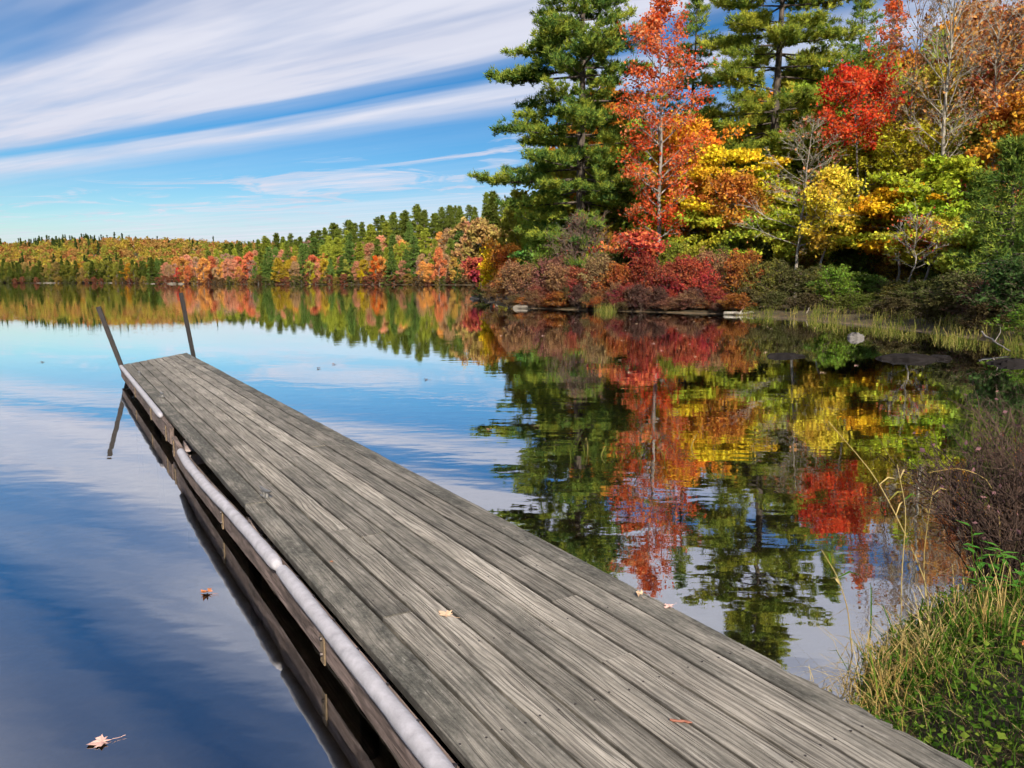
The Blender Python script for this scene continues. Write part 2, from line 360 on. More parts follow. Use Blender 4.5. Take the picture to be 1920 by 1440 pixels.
def ground_mat():
    m, nt, L = new_mat('lake_bed_and_soil'); out = node(nt, 'ShaderNodeOutputMaterial'); tc = node(nt, 'ShaderNodeTexCoord')
    nz = node(nt, 'ShaderNodeTexNoise', ins={'Scale': 2.2, 'Detail': 8.0, 'Roughness': .65}); L(tc.outputs['Object'], nz.inputs['Vector'])
    r1 = ramp(nt, [(.35, (.10, .066, .036)), (.55, (.20, .135, .075)), (.72, (.32, .23, .145))]); L(nz.outputs[0], r1.inputs[0])
    r2 = ramp(nt, [(.35, (.03, .024, .012)), (.5, (.06, .045, .018)), (.7, (.11, .06, .02))]); L(nz.outputs[0], r2.inputs[0])
    sp = node(nt, 'ShaderNodeSeparateXYZ'); L(tc.outputs['Object'], sp.inputs[0])
    mr = node(nt, 'ShaderNodeMapRange', ins={1: -.02, 2: .06}); L(sp.outputs[2], mr.inputs[0])
    mx = node(nt, 'ShaderNodeMix', data_type='RGBA'); L(mr.outputs[0], mx.inputs[0]); L(r1.outputs[0], mx.inputs[6]); L(r2.outputs[0], mx.inputs[7])
    p = node(nt, 'ShaderNodeBsdfPrincipled', ins={'Roughness': .95}); L(mx.outputs[2], p.inputs['Base Color'])
    bp = node(nt, 'ShaderNodeBump', ins={'Strength': .5, 'Distance': .04}); L(nz.outputs[0], bp.inputs['Height']); L(bp.outputs[0], p.inputs['Normal'])
    L(p.outputs[0], out.inputs[0]); return m

# ------------------------------------------------------------------ ground and lake
LAKE = np.array([(-.5, .2), (.6, 1.6), (1.25, 2.75), (1.75, 3.6), (2.5, 4.3), (3.7, 5.0), (5.6, 6.0), (9, 9), (12.5, 13), (14.2, 18), (14.4, 22),
    (14.6, 28), (14.3, 33), (13.1, 39), (11, 43), (7.5, 45.6), (3.1, 49.5), (.4, 51.5), (-1.2, 58), (-2.6, 70), (-3.4, 79), (-1.5, 90), (4, 130), (8, 200), (4, 280), (-12, 318),
    (-50, 345), (-91, 368), (-140, 395), (-200, 428), (-225, 470), (-235, 545), (-300, 556), (-400, 560), (-520, 570), (-900, 520), (-900, -100), (-300, -200), (-60, -60), (-15, -12), (-3, -1.5)], float)
def sdist(P):
    """>0 on land"""
    a = LAKE; b = np.roll(LAKE, -1, 0); best = np.full(len(P), 1e9); ins = np.zeros(len(P), bool)
    for (ax, ay), (bx, by) in zip(a, b):
        dx, dy = bx - ax, by - ay; t = np.clip(((P[:, 0] - ax) * dx + (P[:, 1] - ay) * dy) / (dx * dx + dy * dy), 0, 1)
        best = np.minimum(best, np.hypot(P[:, 0] - ax - t * dx, P[:, 1] - ay - t * dy))
        c = ((ay > P[:, 1]) != (by > P[:, 1])); xi = ax + (P[:, 1] - ay) * dx / (dy if abs(dy) > 1e-9 else 1e-9)
        ins ^= c & (P[:, 0] < xi)
    return np.where(ins, -best, best)
def sm(x, a, b):
    t = np.clip((x - a) / (b - a), 0, 1); return t * t * (3 - 2 * t)
def height(P):
    P = np.atleast_2d(np.asarray(P, float))[:, :2]; x, y = P[:, 0], P[:, 1]; d = sdist(P)
    near = np.minimum(.07 * np.maximum(d, 0) + .12 * sm(d, 0, 1.2), 4.0) + .9 * sm(d, 18, 60)
    bank = .28 * sm(d, 0, .9) + .05 * np.maximum(d, 0)
    cap = np.interp(x, [-260, -200, -140, -91, -50, -10, 60], [0.5, 2, 6, 11, 16, 21, 23])
    mid = cap * sm(d, 2, 55) + .5 * sm(d, 0, 3)
    far = 30 * sm(d, 15, 330) + .6 * sm(d, 0, 4) + 7 * np.exp(-((x + 430) / 110) ** 2) * sm(d, 60, 330)
    w_mid = sm(y, 200, 290) * sm(x, -232, -215); w_far = np.where(x < -215, sm(y, 430, 520), 0) * (1 - sm(x, -232, -215))
    w_bank = 1 - sm(np.hypot(x, y), 9, 16)
    h = near * (1 - w_bank) + bank * w_bank
    h = h * (1 - w_mid) + mid * w_mid; h = h * (1 - w_far) + far * w_far
    h = h + (d > 0) * .06 * np.sin(x * 1.7 + y) * np.sin(y * 1.3 - x * .6) * sm(d, .3, 3)
    under = -np.minimum(.22 * (-d) ** .8, 3.0) - .03
    return np.where(d > 0, h, np.where(d > -.0001, 0, under))
def gz(x, y): return float(height([[x, y]])[0])
def fan(n0, n1, r0, r1, nr, na):
    rr = np.geomspace(r0, r1, nr); aa = np.linspace(0, 2 * np.pi, na, endpoint=False)
    X = rr[:, None] * np.sin(aa)[None]; Y = rr[:, None] * np.cos(aa)[None]
    return X, Y
MAT_GROUND = ground_mat()
X, Y = fan(0, 0, .4, 5000, 210, 420)
P = np.stack([X.ravel(), Y.ravel()], 1); Z = height(P)
V = np.vstack([np.column_stack([P, Z]), [0, 0, gz(0, 0)]])
i = np.arange(209)[:, None] * 420 + np.arange(420)[None]; j = np.arange(209)[:, None] * 420 + (np.arange(420)[None] + 1) % 420
Q = np.stack([i, i + 420, j + 420, j], -1).reshape(-1, 4)
cen = len(V) - 1; T = np.column_stack([np.arange(420), (np.arange(420) + 1) % 420, np.full(420, cen)])
tag(mk('ground', V, [Q, T], MAT_GROUND, smooth=True), kind='structure')
wv = [(-3000, -3000, 0), (3000, -3000, 0), (3000, 3000, 0), (-3000, 3000, 0)]
tag(mk('lake', wv, [[[0, 1, 2, 3]]], water_mat()), kind='structure')

# ------------------------------------------------------------------ dock
D2 = np.array([-.508, .861]); D2 /= np.linalg.norm(D2); Q2 = np.array([-D2[1] * -1, -D2[0]])     # along, across (to the right)
DECK = .32; A_L, A_R = 1.03, 2.39
def dk(al, ac, z=0.0):
    p = D2 * al + Q2 * ac; return np.array([p[0], p[1], z])
dock_ang = math.atan2(D2[1], D2[0])
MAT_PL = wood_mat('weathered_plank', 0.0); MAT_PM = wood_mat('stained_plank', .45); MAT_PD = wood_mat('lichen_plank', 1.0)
MAT_FASC = bark_mat('old_fascia_timber', (.09, .065, .068), (.42, .35, .35), 7.0, 1.0, .8)
MAT_HOSE = plain_mat('white_bumper_hose', (.38, .37, .41), .8, 0, .22, 14, .2)
MAT_RUST = plain_mat('rusty_plate', (.20, .145, .09), .7, .3, .45, 30, .3)
MAT_IRON = plain_mat('dark_iron', (.022, .018, .018), .7, .3, .4, 14, .3)
MAT_BOLT = plain_mat('bolt_steel', (.06, .05, .05), .5, .7, .2)
MAT_CLEAT = plain_mat('galvanised_cleat', (.22, .215, .21), .5, .6, .3, 40)
dock = thing('dock', 'long weathered grey wooden dock reaching from the near bank out over the lake', 'dock', (0, 0, 0))
def rot_pt(M, p): return M @ Vector(p)
def strip_board(name, al0, al1, ac, wid, thick, ztop, mat, parent, seed, end0=0.0, end1=0.0, ragged=None, tilt=0.0):
    """a plank: local X along, local Y across, uneven edges; end0/end1 = skew of its ends"""
    g = np.random.default_rng(seed); n = max(3, int((al1 - al0) / .16) + 2); xs = np.linspace(0, al1 - al0, n); h = wid / 2; c = .0035
    wob = np.cumsum(g.normal(0, .0006, n)); wob -= np.linspace(wob[0], wob[-1], n)
    eL = h + g.normal(0, .0011, n); eR = -h + g.normal(0, .0011, n)
    zz = g.normal(0, .0007, n) + .002 * np.sin(xs * g.uniform(.6, 1.4) + g.uniform(0, 6))
    if ragged is not None:
        side, x0, x1, dep = ragged
        xs = np.sort(np.concatenate([xs, np.linspace(x0, x1, 26)])); n = len(xs)
        wob = np.zeros(n); eL = np.full(n, h); eR = np.full(n, -h); zz = np.zeros(n)
        msk = ((xs > x0) & (xs < x1)); bite = msk * np.abs(g.normal(dep * .5, dep * .4, n))
        if side > 0: eL = eL - bite
        else: eR = eR + bite
    rings = []
    for k in range(n):
        l, r_ = eL[k] + wob[k], eR[k] + wob[k]; sk = (end0 * (1 - k / (n - 1)) ** 40 + end1 * (k / (n - 1)) ** 40)
        tl = tilt
        sec = [(l, -thick), (l, -c), (l - c, 0), (0, .0006), (r_ + c, 0), (r_, -c), (r_, -thick)]
        rings.append([(xs[k] + sk * (-yy / wid), yy, z + zz[k] + tl * yy) for yy, z in sec])
    V = np.array(rings).reshape(-1, 3); m = 7; F = []
    a = np.arange(n - 1)[:, None] * m
    jj = np.arange(m)[None]; j2 = (jj + 1) % m
    F = np.stack([a + jj, a + m + jj, a + m + j2, a + j2], -1).reshape(-1, 4)
    caps = np.array([list(range(m)), list(range((n - 1) * m, n * m))[::-1]])
    o = mk(name, V, [F, caps], mat, parent)
    p = dk(al0, ac, ztop); o.location = p; o.rotation_euler = (0, 0, dock_ang)
    return o
PITCH = (A_R - A_L) / 9
joints = {0: [5.3, 9.35], 1: [3.15, 8.0, 12.2], 2: [4.45, 7.3, 11.5], 3: [4.27, 6.2, 9.9], 4: [6.6, 10.4, 13.6], 5: [2.33, 7.1, 8.9, 12.4], 6: [2.92, 6.9, 9.2, 13.2], 7: [3.5, 8.2, 11.4, 14.4], 8: [4.0, 7.6, 10.6, 13.4]}
sd_ = 100
for k in range(9):
    ac = A_R - (k + .5) * PITCH * -1 - (A_R - A_L)
    end = 15.51 + (k + .5) / 9 * 1.95
    cuts = [-.6] + joints[k] + [end]
    for q_, (c0, c1) in enumerate(zip(cuts[:-1], cuts[1:])):
        sd_ += 1; g_ = np.random.default_rng(sd_)
        dkness = {0: 2, 1: 1, 7: 1, 8: 2}.get(k, 0)
        if k == 1 and g_.random() < .5: dkness = 2
        if 2 <= k <= 6 and g_.random() < .25: dkness = 1
        if c0 > 9 and g_.random() < .35: dkness = max(dkness, 1)
        last = c1 == end
        rg = (-1, 1.35, 2.55, .022) if (k == 8 and q_ == 0) else ((-1, .5, 1.0, .012) if (k == 8 and q_ == 2) else None)
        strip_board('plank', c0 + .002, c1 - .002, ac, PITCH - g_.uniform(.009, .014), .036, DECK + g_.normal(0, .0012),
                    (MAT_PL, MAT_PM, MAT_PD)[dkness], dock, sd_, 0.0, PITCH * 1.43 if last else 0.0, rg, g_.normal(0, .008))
# nail heads where the planks cross the joists, on the near part of the dock where they show
gn = Geo(); gn.tubes([[(0, 0, 0), (0, 0, .0018)]], [[.0048, .0044]], 7); gn.ngon(list(range(7)), gn.V[0][7:])
nail0 = None; g_ = np.random.default_rng(4)
for o in [c for c in dock.children if c.name.startswith('plank')]:
    a0_ = (Vector((o.location.x, o.location.y)) @ Vector(D2)); ln_ = max(v.co.x for v in o.data.vertices)
    for al in np.arange(.9, 7.5, .61):
        if not (a0_ + .03 < al < a0_ + ln_ - .03): continue
        for yy in (-.042, .042):
            if nail0 is None: nl = nail0 = gn.build('nail_head', MAT_BOLT, o)
            else: nl = nail0.copy(); COL.objects.link(nl); nl.parent = o
            nl.location = (al - a0_ + g_.normal(0, .006), yy + g_.normal(0, .006), .0012)
# stringers and cross beams below
def dock_bar(name, a0, c0, a1, c1, z0, z1, wid, mat, parent=None):
    p, q = dk(a0, c0), dk(a1, c1); d = (q - p)[:2]; ln = np.linalg.norm(d); g = Geo()
    n = max(2, int(ln / .5)); 
    for t0, t1 in [(0, ln)]: g.box((0, -wid / 2, z0), (ln, wid / 2, z1))
    o = g.build(name, mat, parent or dock); o.location = p; o.rotation_euler = (0, 0, math.atan2(d[1], d[0])); return o
for ac in (1.45, 1.85): dock_bar('stringer', -.5, ac, 15.4, ac, .13, .281, .045, MAT_FASC)
dock_bar('stringer', -.5, 2.352, 17.2, 2.352, .11, .281, .04, MAT_FASC)
for al in (.9, 3.2, 5.6, 8.75, 11.6, 14.6):
    dock_bar('crossbeam', al, 1.12, al, 2.32, .02, .128, .09, MAT_FASC)
    for ac in (1.16, 2.26):
        zb = min(gz(*dk(al, ac)[:2]), -.05) - .1
        g = Geo(); g.tubes([[(0, 0, zb), (0, 0, .126)]], [[.045, .045]], 8); o = g.build('support_leg', MAT_IRON, dock); o.location = dk(al + .09, ac)
dock_bar('end_board', 15.48, 1.06, 17.32, 2.33, .12, .281, .04, MAT_FASC)
# left fascia in two runs, following the sagging bumper
def curve_board(name, pts, wid, hgt, mat, g):
    pts = np.array(pts); ns = 40; t = np.linspace(0, 1, ns); s = np.linspace(0, 1, len(pts))
    al, ac, zt = (np.interp(t, s, pts[:, i]) for i in range(3))
    k = np.ones(5) / 5
    pad = lambda a: np.convolve(np.concatenate([[a[0]] * 2, a, [a[-1]] * 2]), k, 'valid')
    ac, zt = pad(ac), pad(zt); rings = []
    zb = zt - hgt + g.normal(0, .0025, ns)
    for i_ in range(ns):
        for da, z in ((-wid / 2, zb[i_]), (-wid / 2, zt[i_]), (wid / 2, zt[i_]), (wid / 2, zb[i_])): rings.append((al[i_], -(ac[i_] + da), z))
    a = np.arange(ns - 1)[:, None] * 4; jj = np.arange(4)[None]
    F = np.stack([a + jj, a + (jj + 1) % 4, a + 4 + (jj + 1) % 4, a + 4 + jj], -1).reshape(-1, 4)
    F = F[:, ::-1]
    o = mk(name, np.array(rings), [F, np.array([[3, 2, 1, 0], [ns * 4 - 4, ns * 4 - 3, ns * 4 - 2, ns * 4 - 1]])], mat, dock)
    o.rotation_euler = (0, 0, dock_ang); return o
gd = np.random.default_rng(5)
near_pts = [(-.4, 1.0, .285), (2.0, 1.0, .285), (4.2, .998, .283), (5.4, .988, .265), (6.3, .978, .245), (7.2, .975, .23), (8.0, .985, .225), (8.55, 1.0, .23)]
far_pts = [(8.75, 1.005, .283), (11, 1.01, .283), (13.2, 1.015, .283), (15.5, 1.02, .283)]
MAT_FG = wood_mat('purple_brown_fascia_plank', .35, False, (.80, .66, .68))
curve_board('fascia_board', near_pts, .04, .20, MAT_FG, gd)
curve_board('fascia_board', far_pts, .04, .175, MAT_FG, gd)
def hose(pts, r, seed):
    g = np.random.default_rng(seed); pts = np.array(pts); ns = max(20, int((pts[-1][0] - pts[0][0]) / .09)); t = np.linspace(0, 1, ns)
    s = (pts[:, 0] - pts[0][0]) / (pts[-1][0] - pts[0][0])
    al = np.interp(t, s, pts[:, 0]); ac = np.interp(t, s, pts[:, 1]); z = np.interp(t, s, pts[:, 2])
    k = np.ones(7) / 7; pad = lambda a: np.convolve(np.concatenate([[a[0]] * 3, a, [a[-1]] * 3]), k, 'valid')
    ac, z = pad(ac), pad(z)
    Pp = np.array([dk(*p) for p in zip(al, ac, z)]); R = r * (1 + .035 * np.sin(al * 9) + g.normal(0, .015, ns)); R[0] *= .5; R[-1] *= .9
    Pp = np.vstack([Pp[:1], Pp]); R = np.concatenate([[.004], R]); Pp[0] -= np.array([*(D2 * .015), 0]) * -0
    gg = Geo(); gg.tubes([Pp], [R], 12)
    gg.ngon(list(range(12)), gg.V[0][-12:]); 
    o = gg.build('bumper_hose', MAT_HOSE, dock, True)
    # heads of the nails that hold its flange
    for a_ in np.arange(pts[0][0] + .25, pts[-1][0] - .1, .31):
        c_ = np.interp(a_, al, ac) + r * .86; z_ = np.interp(a_, al, z) + r * .62; p = dk(a_ + g.normal(0, .02), c_, z_)
        gn = Geo(); gn.box((-.005,) * 3, (.005,) * 3); gn.build('nail_head', MAT_BOLT, o).location = p
    return o
hose([(-.4, .965, .285), (1.5, .965, .285), (2.5, .965, .287), (4.05, .966, .287)], .037, 1)
hose([(4.09, .964, .287), (4.7, .960, .282), (5.4, .950, .272), (6.1, .935, .255), (6.7, .93, .245), (7.3, .935, .232), (7.8, .968, .21)][::1], .037, 2)
hose([(9.5, .99, .295), (11, .995, .297), (13, .998, .297), (15.45, 1.005, .297)], .034, 3)
for al, w_, zt in ((3.36, .055, .235), (5.72, .05, .215), (9.05, .05, .26), (8.35, .05, .23), (10.55, .04, .26), (12.7, .04, .26)):
    acc = np.interp(al, [p[0] for p in near_pts + far_pts], [p[1] for p in near_pts + far_pts])
    g = Geo(); g.box((-w_ / 2, -.004, zt - .165), (w_ / 2, .004, zt)); o = g.build('bracket_plate', MAT_RUST, dock)
    p = dk(al, acc - .0275); o.location = p; o.rotation_euler = (0, 0, dock_ang)
    for zz in (zt - .045, zt - .12):
        g = Geo(); g.tubes([[(0, .003, zz), (0, .014, zz)]], [[.011, .009]], 6); V0 = g.V[0]; g.ngon([0, 1, 2, 3, 4, 5], V0[6:12])
        g.build('bolt', MAT_BOLT, o)
# posts at the far end: square iron tubing leaning outward
def post(base, top, w_, label):
    base, top = np.array(base), np.array(top); d = top - base; ln = np.linalg.norm(d); g = Geo(); t_ = w_ * .16
    h = w_ / 2
    g.box((-h, -h, 0), (h, -h + t_, ln)); g.box((-h, -h + t_ + .0005, 0), (-h + t_, h, ln)); g.box((h - t_, -h + t_ + .0005, 0), (h, h, ln)); g.box((-h + t_ + .0005, h - t_, 0), (h - t_ - .0005, h, ln - .004))
    o = g.build('mooring_post', MAT_IRON, dock); o.location = base
    o.rotation_euler = Vector(d).to_track_quat('Z', 'Y').to_euler(); o['label'] = label
def post_px(ub, vb, ut, vt, dist, w_, label):
    b = at_dist(ub, vb, dist); t = at_dist(ut, vt, dist - .1); ex = (b - t) / (b[2] - t[2]) * (b[2] + .8)
    post(b - ex, t, w_, label)
post_px(229, 690, 184, 575, 13.9, .072, 'dark iron mooring post leaning left at the near corner of the dock end')
post_px(362, 664, 339, 549, 16.35, .074, 'dark iron mooring post at the far corner of the dock end')
for al, ac, rz in ((5.42, 1.20, .15), (10.9, 1.16, .1), (13.6, 1.14, .1), (15.7, 2.25, .1)):
    root = Geo(); o = None
    g = Geo(); g.box((-.055, -.022, 0), (.055, .022, .007))
    g.tubes([[(-.028, 0, .005), (-.026, 0, .04)], [(.028, 0, .005), (.026, 0, .04)]], [[.014, .011]] * 2, 8)
    g.tubes([[(-.105, 0, .058), (-.07, 0, .05), (-.03, 0, .044), (.03, 0, .044), (.07, 0, .05), (.105, 0, .058)]], [[.004, .010, .013, .013, .010, .004]], 8)
    o = g.build('cleat', MAT_CLEAT, dock, False); o.location = dk(al, ac, DECK + .004); o.rotation_euler = (0, 0, dock_ang + rz)

# ------------------------------------------------------------------ trees
def pine_geo(seed, H, base, R, r0=.3, step=.75, nbr=(4, 6), blade=.34, bw=.034, per=15, sub=.34, top_pow=1.7, side=None, gap=0.0, cone=None, jit=.06):
    """white pine: whorls of level branches carrying flat plumes of needles -> (branch Geo, needle V/F)"""
    g = np.random.default_rng(seed); br = Geo(); C = []; Dv = []
    k = 14; zz = np.linspace(0, H, k); wx = np.cumsum(g.normal(0, .05, k)); wy = np.cumsum(g.normal(0, .05, k)); wx -= wx[0]; wy -= wy[0]
    br.tubes([np.column_stack([wx, wy, zz])], [np.interp(zz, [0, H * .1, H], [r0 * 1.25, r0, .03])], 9)
    z = base; P1 = []; R1 = []; P2 = []; R2 = []
    while z < H - .15:
        t = (z - base) / (H - base); prof = max(.08, (1 - t ** top_pow)) * (0.72 + .28 * min(1, t / .2))
        if cone: prof = max(.05, (1 - t) ** cone)
        wl = g.uniform(.7, 1.1); az0 = g.uniform(0, 6.28); n = g.integers(nbr[0], nbr[1] + 1)
        for b in range(n):
            if g.random() < gap: continue
            az = az0 + b * 6.283 / n + g.normal(0, .25); L = R * prof * wl * g.uniform(.6, 1.12)
            if side is not None: L *= 1 + side[1] * math.cos(az - side[0])
            L = max(L, .35); rise = -.10 + .32 * t ** 1.5 + g.normal(0, .05) + (.9 * max(0, t - .85) / .15 * .8)
            s = np.linspace(0, 1, 7); d = np.array([math.cos(az), math.sin(az)]); bend = g.normal(0, .12)
            rr = L * s; off = bend * L * s ** 2
            ox, oy = np.interp(z, zz, wx), np.interp(z, zz, wy)
            pts = np.column_stack([ox + d[0] * rr - d[1] * off, oy + d[1] * rr + d[0] * off, z + L * (rise * s - .10 * s ** 2 + .13 * s ** 4)])
            P1.append(pts); R1.append(np.linspace(max(.02, .014 * L + .012), .008, 7))
            q = .28 if t < .8 else .1
            while q < .99:
                for sgn in (-1, 1):
                    if g.random() < .12: continue
                    p = np.array([np.interp(q, s, pts[:, i_]) for i_ in range(3)])
                    l2 = (.30 * L * (1 - q) ** .7 + .30) * g.uniform(.6, 1.2); a2 = az + bend * 2 * q + sgn * g.uniform(.5, 1.05)
                    e = p + np.array([math.cos(a2) * l2, math.sin(a2) * l2, l2 * g.uniform(.0, .28)])
                    mid = (p + e) / 2 + np.array([0, 0, -.03 * l2])
                    P2.append([p, mid, e]); R2.append([.012, .009, .005])
                    m = max(2, int(l2 / .19)); tt = np.linspace(.3, 1.05, m)[:, None]
                    cc = p + (e - p) * tt + g.normal(0, jit, (m, 3)); C.append(cc)
                    Dv.append(np.broadcast_to(np.array([math.cos(a2), math.sin(a2), .0]), (m, 3)))
                q += sub / max(L, 1.0) * g.uniform(.75, 1.25)
            C.append(pts[-2:] + g.normal(0, .05, (2, 3))); Dv.append(np.broadcast_to(np.array([*d, 0.]), (2, 3)))
        z += step * g.uniform(.6, 1.35) * (1 - .45 * t)
    br.tubes(P1, R1, 5); br.tubes(P2, R2, 3)
    C = np.concatenate(C); Dv = np.concatenate(Dv)
    C = np.repeat(C, per, 0); Dv = np.repeat(Dv, per, 0); n = len(C)
    D = unit(n, g) * .75 + Dv * .55 + np.array([0, 0, .55]); D /= np.linalg.norm(D, axis=1, keepdims=True)
    return br, blades(C + g.normal(0, .07, C.shape), D, blade, bw, g)

def decid_geo(seed, H, base, R, nb=26, n_leaf=9000, leaf=.14, r0=.16, up=.55, flat=False, prof='oval', sub=6, twig=4, lean=(0, 0), tw_len=.9, spread=.22, drop=0.0, twig_r=.011, leaf_lo=0.0, wig=.10):
    g = np.random.default_rng(seed); br = Geo(); k = 12; zz = np.linspace(0, H, k)
    wx = np.cumsum(g.normal(0, wig, k)); wy = np.cumsum(g.normal(0, wig, k)); wx += lean[0] * (zz / H) ** 1.3 - wx[0]; wy += lean[1] * (zz / H) ** 1.3 - wy[0]
    br.tubes([np.column_stack([wx, wy, zz])], [np.interp(zz, [0, H * .06, H], [r0 * 1.3, r0, .012])], 8)
    P1 = []; R1 = []; P2 = []; R2 = []; P3 = []; R3 = []; LP = []
    for b in range(nb):
        t = (b + g.uniform(0, 1)) / nb; z = base + (H - base) * t * .97
        pr = {'oval': math.sin(math.pi * (.14 + .83 * t)) ** .8, 'cone': (1 - t) ** .8 + .12, 'vase': .45 + .55 * t, 'dome': math.sqrt(max(.03, 1 - t * t))}[prof]
        az = b * 2.399 + g.normal(0, .4); L = max(.4, R * pr * g.uniform(.65, 1.15)); el = (up * (.55 + .7 * t) if not flat else .12 * g.normal() + .08 + up * .25 * t)
        s = np.linspace(0, 1, 6); d = np.array([math.cos(az) * math.cos(el), math.sin(az) * math.cos(el), math.sin(el)])
        o = np.array([np.interp(z, zz, wx), np.interp(z, zz, wy), z])
        pts = o + d * (L * s)[:, None] + np.cumsum(g.normal(0, .035 * L, (6, 3)), 0) * s[:, None] + np.array([0, 0, 1]) * ((.12 if not flat else -.05) * L * s ** 2 - drop * L * s ** 3)[:, None]
        rb = max(.012, r0 * .38 * (L / R) * (1.1 - .5 * t)); P1.append(pts); R1.append(np.linspace(rb, .007, 6))
        for q in range(sub):
            f = g.uniform(.25, 1.0); p = np.array([np.interp(f, s, pts[:, i_]) for i_ in range(3)])
            a2 = az + g.choice([-1, 1]) * g.uniform(.3, 1.2); e2 = (el + g.normal(0, .35)) if not flat else g.normal(.05, .15)
            l2 = L * (.48 - .25 * f) * g.uniform(.6, 1.3) + .25
            e = p + l2 * np.array([math.cos(a2) * math.cos(e2), math.sin(a2) * math.cos(e2), math.sin(e2)]); e[2] -= drop * l2 * .6
            mid = (p + e) / 2 + g.normal(0, .06 * l2, 3); P2.append([p, mid, e]); R2.append([rb * .4 + .003, rb * .25 + .003, .005])
            for w in range(twig):
                f2 = g.uniform(.3, 1); pp = p + (e - p) * f2; dd = unit(1, g)[0] * .8 + (e - p) / l2 * .7; dd[2] = dd[2] * (.35 if flat else .8) + (.05 if flat else .15) - drop
                ee = pp + dd * tw_len * l2 * .45 * g.uniform(.5, 1.2); m2 = (pp + ee) / 2 + g.normal(0, .03 * l2, 3)
                P3.append([pp, m2, ee]); R3.append([twig_r, twig_r * .75, twig_r * .4])
                if t >= leaf_lo: LP.append(pp + (ee - pp) * g.uniform(.2, 1.1, (4, 1)))
    br.tubes(P1, R1, 5); br.tubes(P2, R2, 4); 
    if twig: br.tubes(P3, R3, 3)
    lv = None
    if n_leaf:
        LP = np.concatenate(LP); C = LP[g.integers(0, len(LP), n_leaf)] + g.normal(0, spread, (n_leaf, 3)) * np.array([1, 1, .45 if flat else .85])
        lv = leaves(C, leaf, g, .9 if flat else .45)
    return br, lv

def shrub_geo(seed, R, Hh, n=3200, leaf=.085, lumps=14, stems=14):
    g = np.random.default_rng(seed); br = Geo(); P = []; Rr = []; C = []
    for l in range(lumps):
        az = g.uniform(0, 6.28); rr = R * math.sqrt(g.uniform(0, 1)) * .8; h = Hh * (1 - .5 * (rr / R) ** 2) * g.uniform(.45, .95)
        c = np.array([rr * math.cos(az), rr * math.sin(az), h]); s = R * g.uniform(.22, .42); m = n // lumps
        v = unit(m, g) * (g.uniform(.25, 1, (m, 1)) ** .45) * s * np.array([1.15, 1.15, .8]); C.append(c + v)
        for q in range(3):
            b = np.array([g.normal(0, .25 * R), g.normal(0, .25 * R), 0]); e = c + g.normal(0, s * .6, 3) + np.array([0, 0, s * .6])
            P.append([b, (b + e) / 2 + g.normal(0, .1 * R, 3), e]); Rr.append([.022, .014, .004])
    C = np.concatenate(C); C[:, 2] = np.abs(C[:, 2]) + .02
    br.tubes(P, Rr, 4)
    return br, leaves(C, leaf, g, .5)

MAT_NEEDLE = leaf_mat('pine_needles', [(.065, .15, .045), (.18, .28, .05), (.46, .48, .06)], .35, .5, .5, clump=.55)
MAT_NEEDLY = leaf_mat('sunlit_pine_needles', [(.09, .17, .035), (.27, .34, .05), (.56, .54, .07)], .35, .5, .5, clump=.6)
MAT_HEML = leaf_mat('hemlock_needles', [(.07, .14, .03), (.14, .22, .04), (.28, .33, .05)], .3, .5)
MAT_OBJ = leaf_mat('autumn_leaves', None, .40, .4, hue_var=.05, clump=.6)
MAT_FARN = leaf_mat('far_needles', None, .25, .3, hue_var=.02, val=(.75, 1.3))
MAT_FARL = leaf_mat('far_autumn_leaves', None, .4, .3, hue_var=.02, val=(.78, 1.25))
MAT_REDM = leaf_mat('red_maple_leaves', [(.58, .055, .025), (.74, .15, .04), (.82, .36, .16)], .45, .28, clump=.45)
MAT_CRIM = leaf_mat('crimson_leaves', [(.60, .03, .025), (.76, .075, .03), (.80, .20, .06)], .45, .6)
MAT_BARK_P = bark_mat('pine_bark', (.035, .028, .024), (.12, .095, .078))
MAT_BARK_G = bark_mat('grey_maple_bark', (.10, .09, .08), (.33, .30, .27))
MAT_BARK_B = bark_mat('birch_bark', (.15, .13, .105), (.42, .39, .32), 4, .8)
MAT_TWIG = bark_mat('brown_twigs', (.07, .045, .035), (.20, .14, .11))

def tree(name, label, cat, loc, br, lv, bark, leafm, rz=0.0, group=None, color=None, leaf_name='crown'):
    t = thing(name, label, cat, loc, rz, group)
    br.build('trunk' if leaf_name == 'crown' else 'stems', bark, t, True)
    if lv is not None:
        o = mk(leaf_name, lv[0], [lv[1]], leafm, t)
        if color is not None: o.color = (*color, 1)
    return t
def spot(u, d, dz=-.15):
    x = (u - 960) / F_PX * (d * _c + CAM_H * _s * .6); return (x, d, gz(x, d) + dz)
def top_h(v, d, z):                       # height of a tree whose top shows at row v
    r = ray(960, v); return CAM_H + r[2] / r[1] * d - z
def hero_decid(name, label, cat, u, d, vtop, mat, bark, color=None, **kw):
    loc = spot(u, d); H = top_h(vtop, d, loc[2]); seed = kw.pop('seed'); bf = kw.pop('base_v', None)
    base = top_h(bf, d, loc[2]) if bf else H * .35
    br, lv = decid_geo(seed, H, max(.3, base), kw.pop('R'), **kw)
    return tree(name, label, cat, loc, br, lv, bark, mat, color=color)

